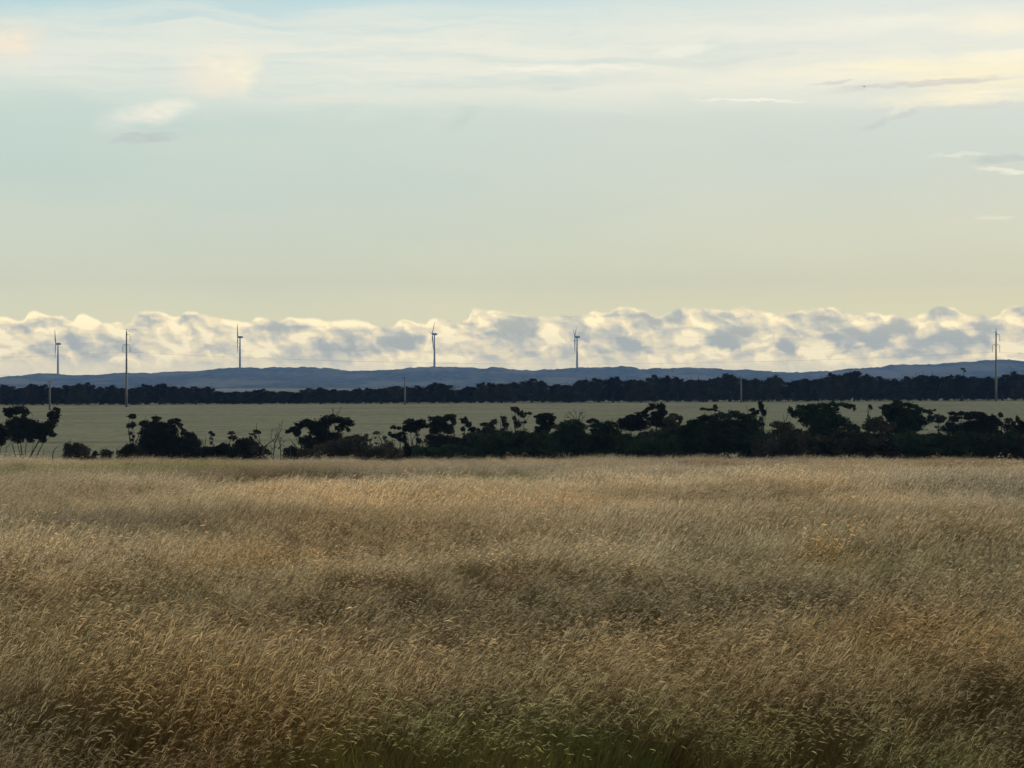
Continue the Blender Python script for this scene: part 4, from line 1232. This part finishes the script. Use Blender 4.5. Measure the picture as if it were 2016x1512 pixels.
cool = np.interp(gyp, [10, 18, 34, 60], [0.0, 0.3, 0.8, 1.0])
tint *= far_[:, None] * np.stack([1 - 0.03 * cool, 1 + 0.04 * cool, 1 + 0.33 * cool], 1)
hs = hs * np.interp(gyp, [45, 75], [1.0, 0.78])
smooth_ = np.interp(gyp, [40, 75], [0.0, 0.75])
hs = hs * (1 - smooth_) + 0.76 * smooth_
hole = rng.uniform(size=N) < 0.035
hs = np.where(hole, hs * 0.45, hs)
tint *= (1 + rng.uniform(-1, 1, N) * np.interp(gyp, [15, 50], [0.18, 0.07]))[:, None]
# sparse tall pale stalks
kindv = np.where((rng.uniform(size=N) < 0.12) & (kindv == 0) | (rng.uniform(size=N) < 0.02), 2, kindv)
NV = 6                                     # variants per kind
order_idx = kindv * NV + rng.integers(0, NV, N)


def stalk_ribbon(p, wid, u):
    """ribbon mesh along path p (k,3) with half-widths wid and side direction u"""
    k = len(p)
    v = np.concatenate([p - u * wid[:, None], p + u * wid[:, None]])
    f = np.array([(i, k + i, k + i + 1, i + 1) for i in range(k - 1)])
    return v, f


def arc(base, length, th0, th1, az, k, pw=1.6):
    tt = np.linspace(0, 1, k)
    th = th0 + (th1 - th0) * tt ** pw
    ds = length / (k - 1)
    hor = np.concatenate([[0], np.cumsum(np.sin((th[1:] + th[:-1]) / 2) * ds)])
    ver = np.concatenate([[0], np.cumsum(np.cos((th[1:] + th[:-1]) / 2) * ds)])
    return base + np.stack([hor * math.cos(az), hor * math.sin(az), ver], 1), th[-1]


def clump(kind, seed):
    r_ = np.random.default_rng(seed)
    V, F, MI, n = [], [], [], 0

    def put(v, f, mi):
        nonlocal n
        V.append(v); F.append(f + n); MI.extend([mi] * len(f)); n += len(v)
    rad = 0.24
    n_st = {0: 44, 1: 3, 2: 26, 3: 86}[kind]
    n_lf = {0: 70, 1: 230, 2: 60, 3: 60}[kind]
    for _ in range(n_st):
        b = np.array([r_.uniform(-rad, rad), r_.uniform(-rad, rad), -0.03])
        ln = r_.uniform(0.36, 0.66) if kind in (0, 3) else (r_.uniform(0.4, 0.7) if kind == 1 else r_.uniform(0.5, 0.84))
        az = r_.normal(0.0, 0.55)
        th1 = r_.uniform(0.5, 1.7)
        p, th = arc(b, ln, r_.normal(0.10, 0.15), th1, az, 7, 4.5)
        a2 = r_.uniform(0, math.pi)
        u = np.array([math.cos(a2), math.sin(a2), 0])
        v, f = stalk_ribbon(p, np.array([.0014, .0013, .0012, .0011, .0010, .0009, .0008]), u)
        put(v, f, 0)
        if kind == 3:                       # feathery panicle: a few hair-thin branches
            for q in range(5):
                j = r_.uniform(0.62, 1.0)
                q0 = p[4] + (p[6] - p[4]) * (j - 0.62) / 0.38
                fp, _ = arc(q0, r_.uniform(0.03, 0.07), th + r_.normal(-0.1, 0.45), th + r_.uniform(0.0, 0.7), az + r_.normal(0, 0.5), 3, 1.0)
                v, f = stalk_ribbon(fp, np.array([.0012, .0015, .0005]), u)
                put(v, f, 1)
            continue
        # seed head: curved spindle, four sides
        hl = r_.uniform(0.026, 0.054) * (1.2 if kind == 2 else 1.0)
        hp, _ = arc(p[-1], hl, th, th + r_.uniform(-0.1, 0.9), az + r_.normal(0, 0.1), 4, 1.0)
        hw = np.array([0.0010, 0.0031, 0.0028, 0.0007]) * r_.uniform(0.75, 1.2)
        tg = hp[-1] - hp[0]; tg /= np.linalg.norm(tg)
        s1 = np.cross(tg, [0, 0, 1.0]); s1 /= np.linalg.norm(s1) + 1e-9
        s2 = np.cross(tg, s1)
        ring = []
        for i in range(4):
            ring += [hp[i] + s1 * hw[i], hp[i] + s2 * hw[i], hp[i] - s1 * hw[i], hp[i] - s2 * hw[i]]
        ff = [(i * 4 + j, i * 4 + (j + 1) % 4, i * 4 + 4 + (j + 1) % 4, i * 4 + 4 + j) for i in range(3) for j in range(4)]
        put(np.array(ring), np.array(ff), 1)
    for _ in range(n_lf):
        b = np.array([r_.uniform(-rad, rad), r_.uniform(-rad, rad), -0.03])
        ln = r_.uniform(0.22, 0.50)
        az = r_.normal(0.0, 0.9) if kind != 1 else r_.uniform(-3.1, 3.1)
        p, th = arc(b, ln, r_.uniform(0.0, 0.4), r_.uniform(0.4, 1.5), az, 5)
        a2 = az + math.pi / 2 + r_.normal(0, 0.5)
        u = np.array([math.cos(a2), math.sin(a2), r_.normal(0, 0.3)])
        v, f = stalk_ribbon(p, np.array([.0014, .0020, .0018, .0012, .0003]) * r_.uniform(0.7, 1.3), u)
        put(v, f, 2)
    return np.concatenate(V), np.concatenate(F), MI


def grass_mat(name, dark, light, trans):
    m, t, out = material(name)
    at = t.nodes.new('ShaderNodeAttribute')
    at.attribute_type = 'INSTANCER'
    at.attribute_name = 'tint'
    g = t.nodes.new('ShaderNodeNewGeometry')
    rpi = S(t, g.outputs['Random Per Island'])
    cc = mixc(t, rpi, dark, light)
    cc = vop(t, 'MULTIPLY', cc, S(t, at.outputs['Color']))
    d = t.nodes.new('ShaderNodeBsdfDiffuse')
    tr = t.nodes.new('ShaderNodeBsdfTranslucent')
    mx = t.nodes.new('ShaderNodeMixShader')
    mx.inputs[0].default_value = trans
    for nn in (d, tr):
        t.links.new(cc.s, nn.inputs['Color'])
    t.links.new(d.outputs[0], mx.inputs[1])
    t.links.new(tr.outputs[0], mx.inputs[2])
    t.links.new(mx.outputs[0], out.inputs['Surface'])
    return m


M_STEM = grass_mat('dry_grass_stem', (0.10, 0.072, 0.036), (0.25, 0.185, 0.095), 0.2)
M_HEAD = grass_mat('straw_seed_head', (0.46, 0.365, 0.235), (0.95, 0.80, 0.56), 0.3)
M_BLADE = grass_mat('dry_grass_blade', (0.085, 0.062, 0.028), (0.21, 0.16, 0.08), 0.25)

src = bpy.data.collections.new('grass_tufts')      # source tufts, used only by the field's own generator
for kind in range(4):
    for k in range(NV):
        v, f, mi = clump(kind, 1000 + kind * 50 + k)
        o = mesh_obj('grass_tuft_%02d' % (kind * NV + k), v, f, [M_STEM, M_HEAD, M_BLADE], link=False, mat_idx=mi)
        src.objects.link(o)

gm = bpy.data.meshes.new('grass')
gm.vertices.add(N)
co = np.stack([gxp, gyp, ground_z(gxp, gyp)], 1).astype(np.float32)
gm.vertices.foreach_set('co', co.ravel())
at = gm.attributes.new('tint', 'FLOAT_COLOR', 'POINT')
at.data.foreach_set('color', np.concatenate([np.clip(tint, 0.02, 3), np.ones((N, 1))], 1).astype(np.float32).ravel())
at = gm.attributes.new('pick', 'INT', 'POINT')
at.data.foreach_set('value', order_idx.astype(np.int32))
at = gm.attributes.new('turn', 'FLOAT_VECTOR', 'POINT')
lean = np.stack([rng.normal(0, .08, N), 0.20 + 0.16 * vnoise(gxp * 0.7, gyp * 0.5, 31) + rng.normal(0, .06, N), rng.normal(-0.1, 0.35, N) + 0.35 * vnoise(gxp * 0.5, gyp * 0.4, 32)], 1)
at.data.foreach_set('vector', lean.astype(np.float32).ravel())
at = gm.attributes.new('size', 'FLOAT', 'POINT')
dscale = np.where(gyp > 48, 1.15, 1.0)
at.data.foreach_set('value', (np.clip(hs, 0.3, 1.6) * rng.uniform(0.85, 1.15, N) * dscale).astype(np.float32))
gm.update()
grass = bpy.data.objects.new('grass', gm)
COL.objects.link(grass)
props(grass, 'dry golden seeding grass bent by the wind across the near field', 'grass', kind='stuff')

ng = bpy.data.node_groups.new('grass_field', 'GeometryNodeTree')
ng.interface.new_socket('Geometry', in_out='INPUT', socket_type='NodeSocketGeometry')
ng.interface.new_socket('Geometry', in_out='OUTPUT', socket_type='NodeSocketGeometry')
gi = ng.nodes.new('NodeGroupInput'); go = ng.nodes.new('NodeGroupOutput')
ci = ng.nodes.new('GeometryNodeCollectionInfo')
ci.inputs['Collection'].default_value = src
ci.inputs['Separate Children'].default_value = True
ci.inputs['Reset Children'].default_value = True
ip = ng.nodes.new('GeometryNodeInstanceOnPoints')
ip.inputs['Pick Instance'].default_value = True


def named(nm, ty):
    n = ng.nodes.new('GeometryNodeInputNamedAttribute')
    n.data_type = ty
    n.inputs[0].default_value = nm
    return n.outputs[0]


e2r = ng.nodes.new('FunctionNodeEulerToRotation')
ng.links.new(named('turn', 'FLOAT_VECTOR'), e2r.inputs[0])
ng.links.new(gi.outputs[0], ip.inputs['Points'])
ng.links.new(ci.outputs[0], ip.inputs['Instance'])
ng.links.new(named('pick', 'INT'), ip.inputs['Instance Index'])
ng.links.new(e2r.outputs[0], ip.inputs['Rotation'])
ng.links.new(named('size', 'FLOAT'), ip.inputs['Scale'])
ng.links.new(ip.outputs[0], go.inputs[0])
md = grass.modifiers.new('field', 'NODES')
md.node_group = ng

# ------------------------------------------------------------------ haze
HAZE = 0.78e-4
m_haze, t, out = material('evening_haze')
pv = t.nodes.new('ShaderNodeVolumePrincipled')
pv.inputs['Color'].default_value = (0.27, 0.46, 0.87, 1)
pv.inputs['Density'].default_value = HAZE
pv.inputs['Density Attribute'].default_value = ''
t.links.new(pv.outputs[0], out.inputs['Volume'])
try:
    m_haze.cycles.homogeneous_volume = True
except Exception:
    pass
hb = MB()
hb.box((0, 4700, 93), (11400, 9900, 210))
hz = hb.build('haze', m_haze)
props(hz, 'thin blue evening haze lying over the whole plain', 'haze', kind='stuff')
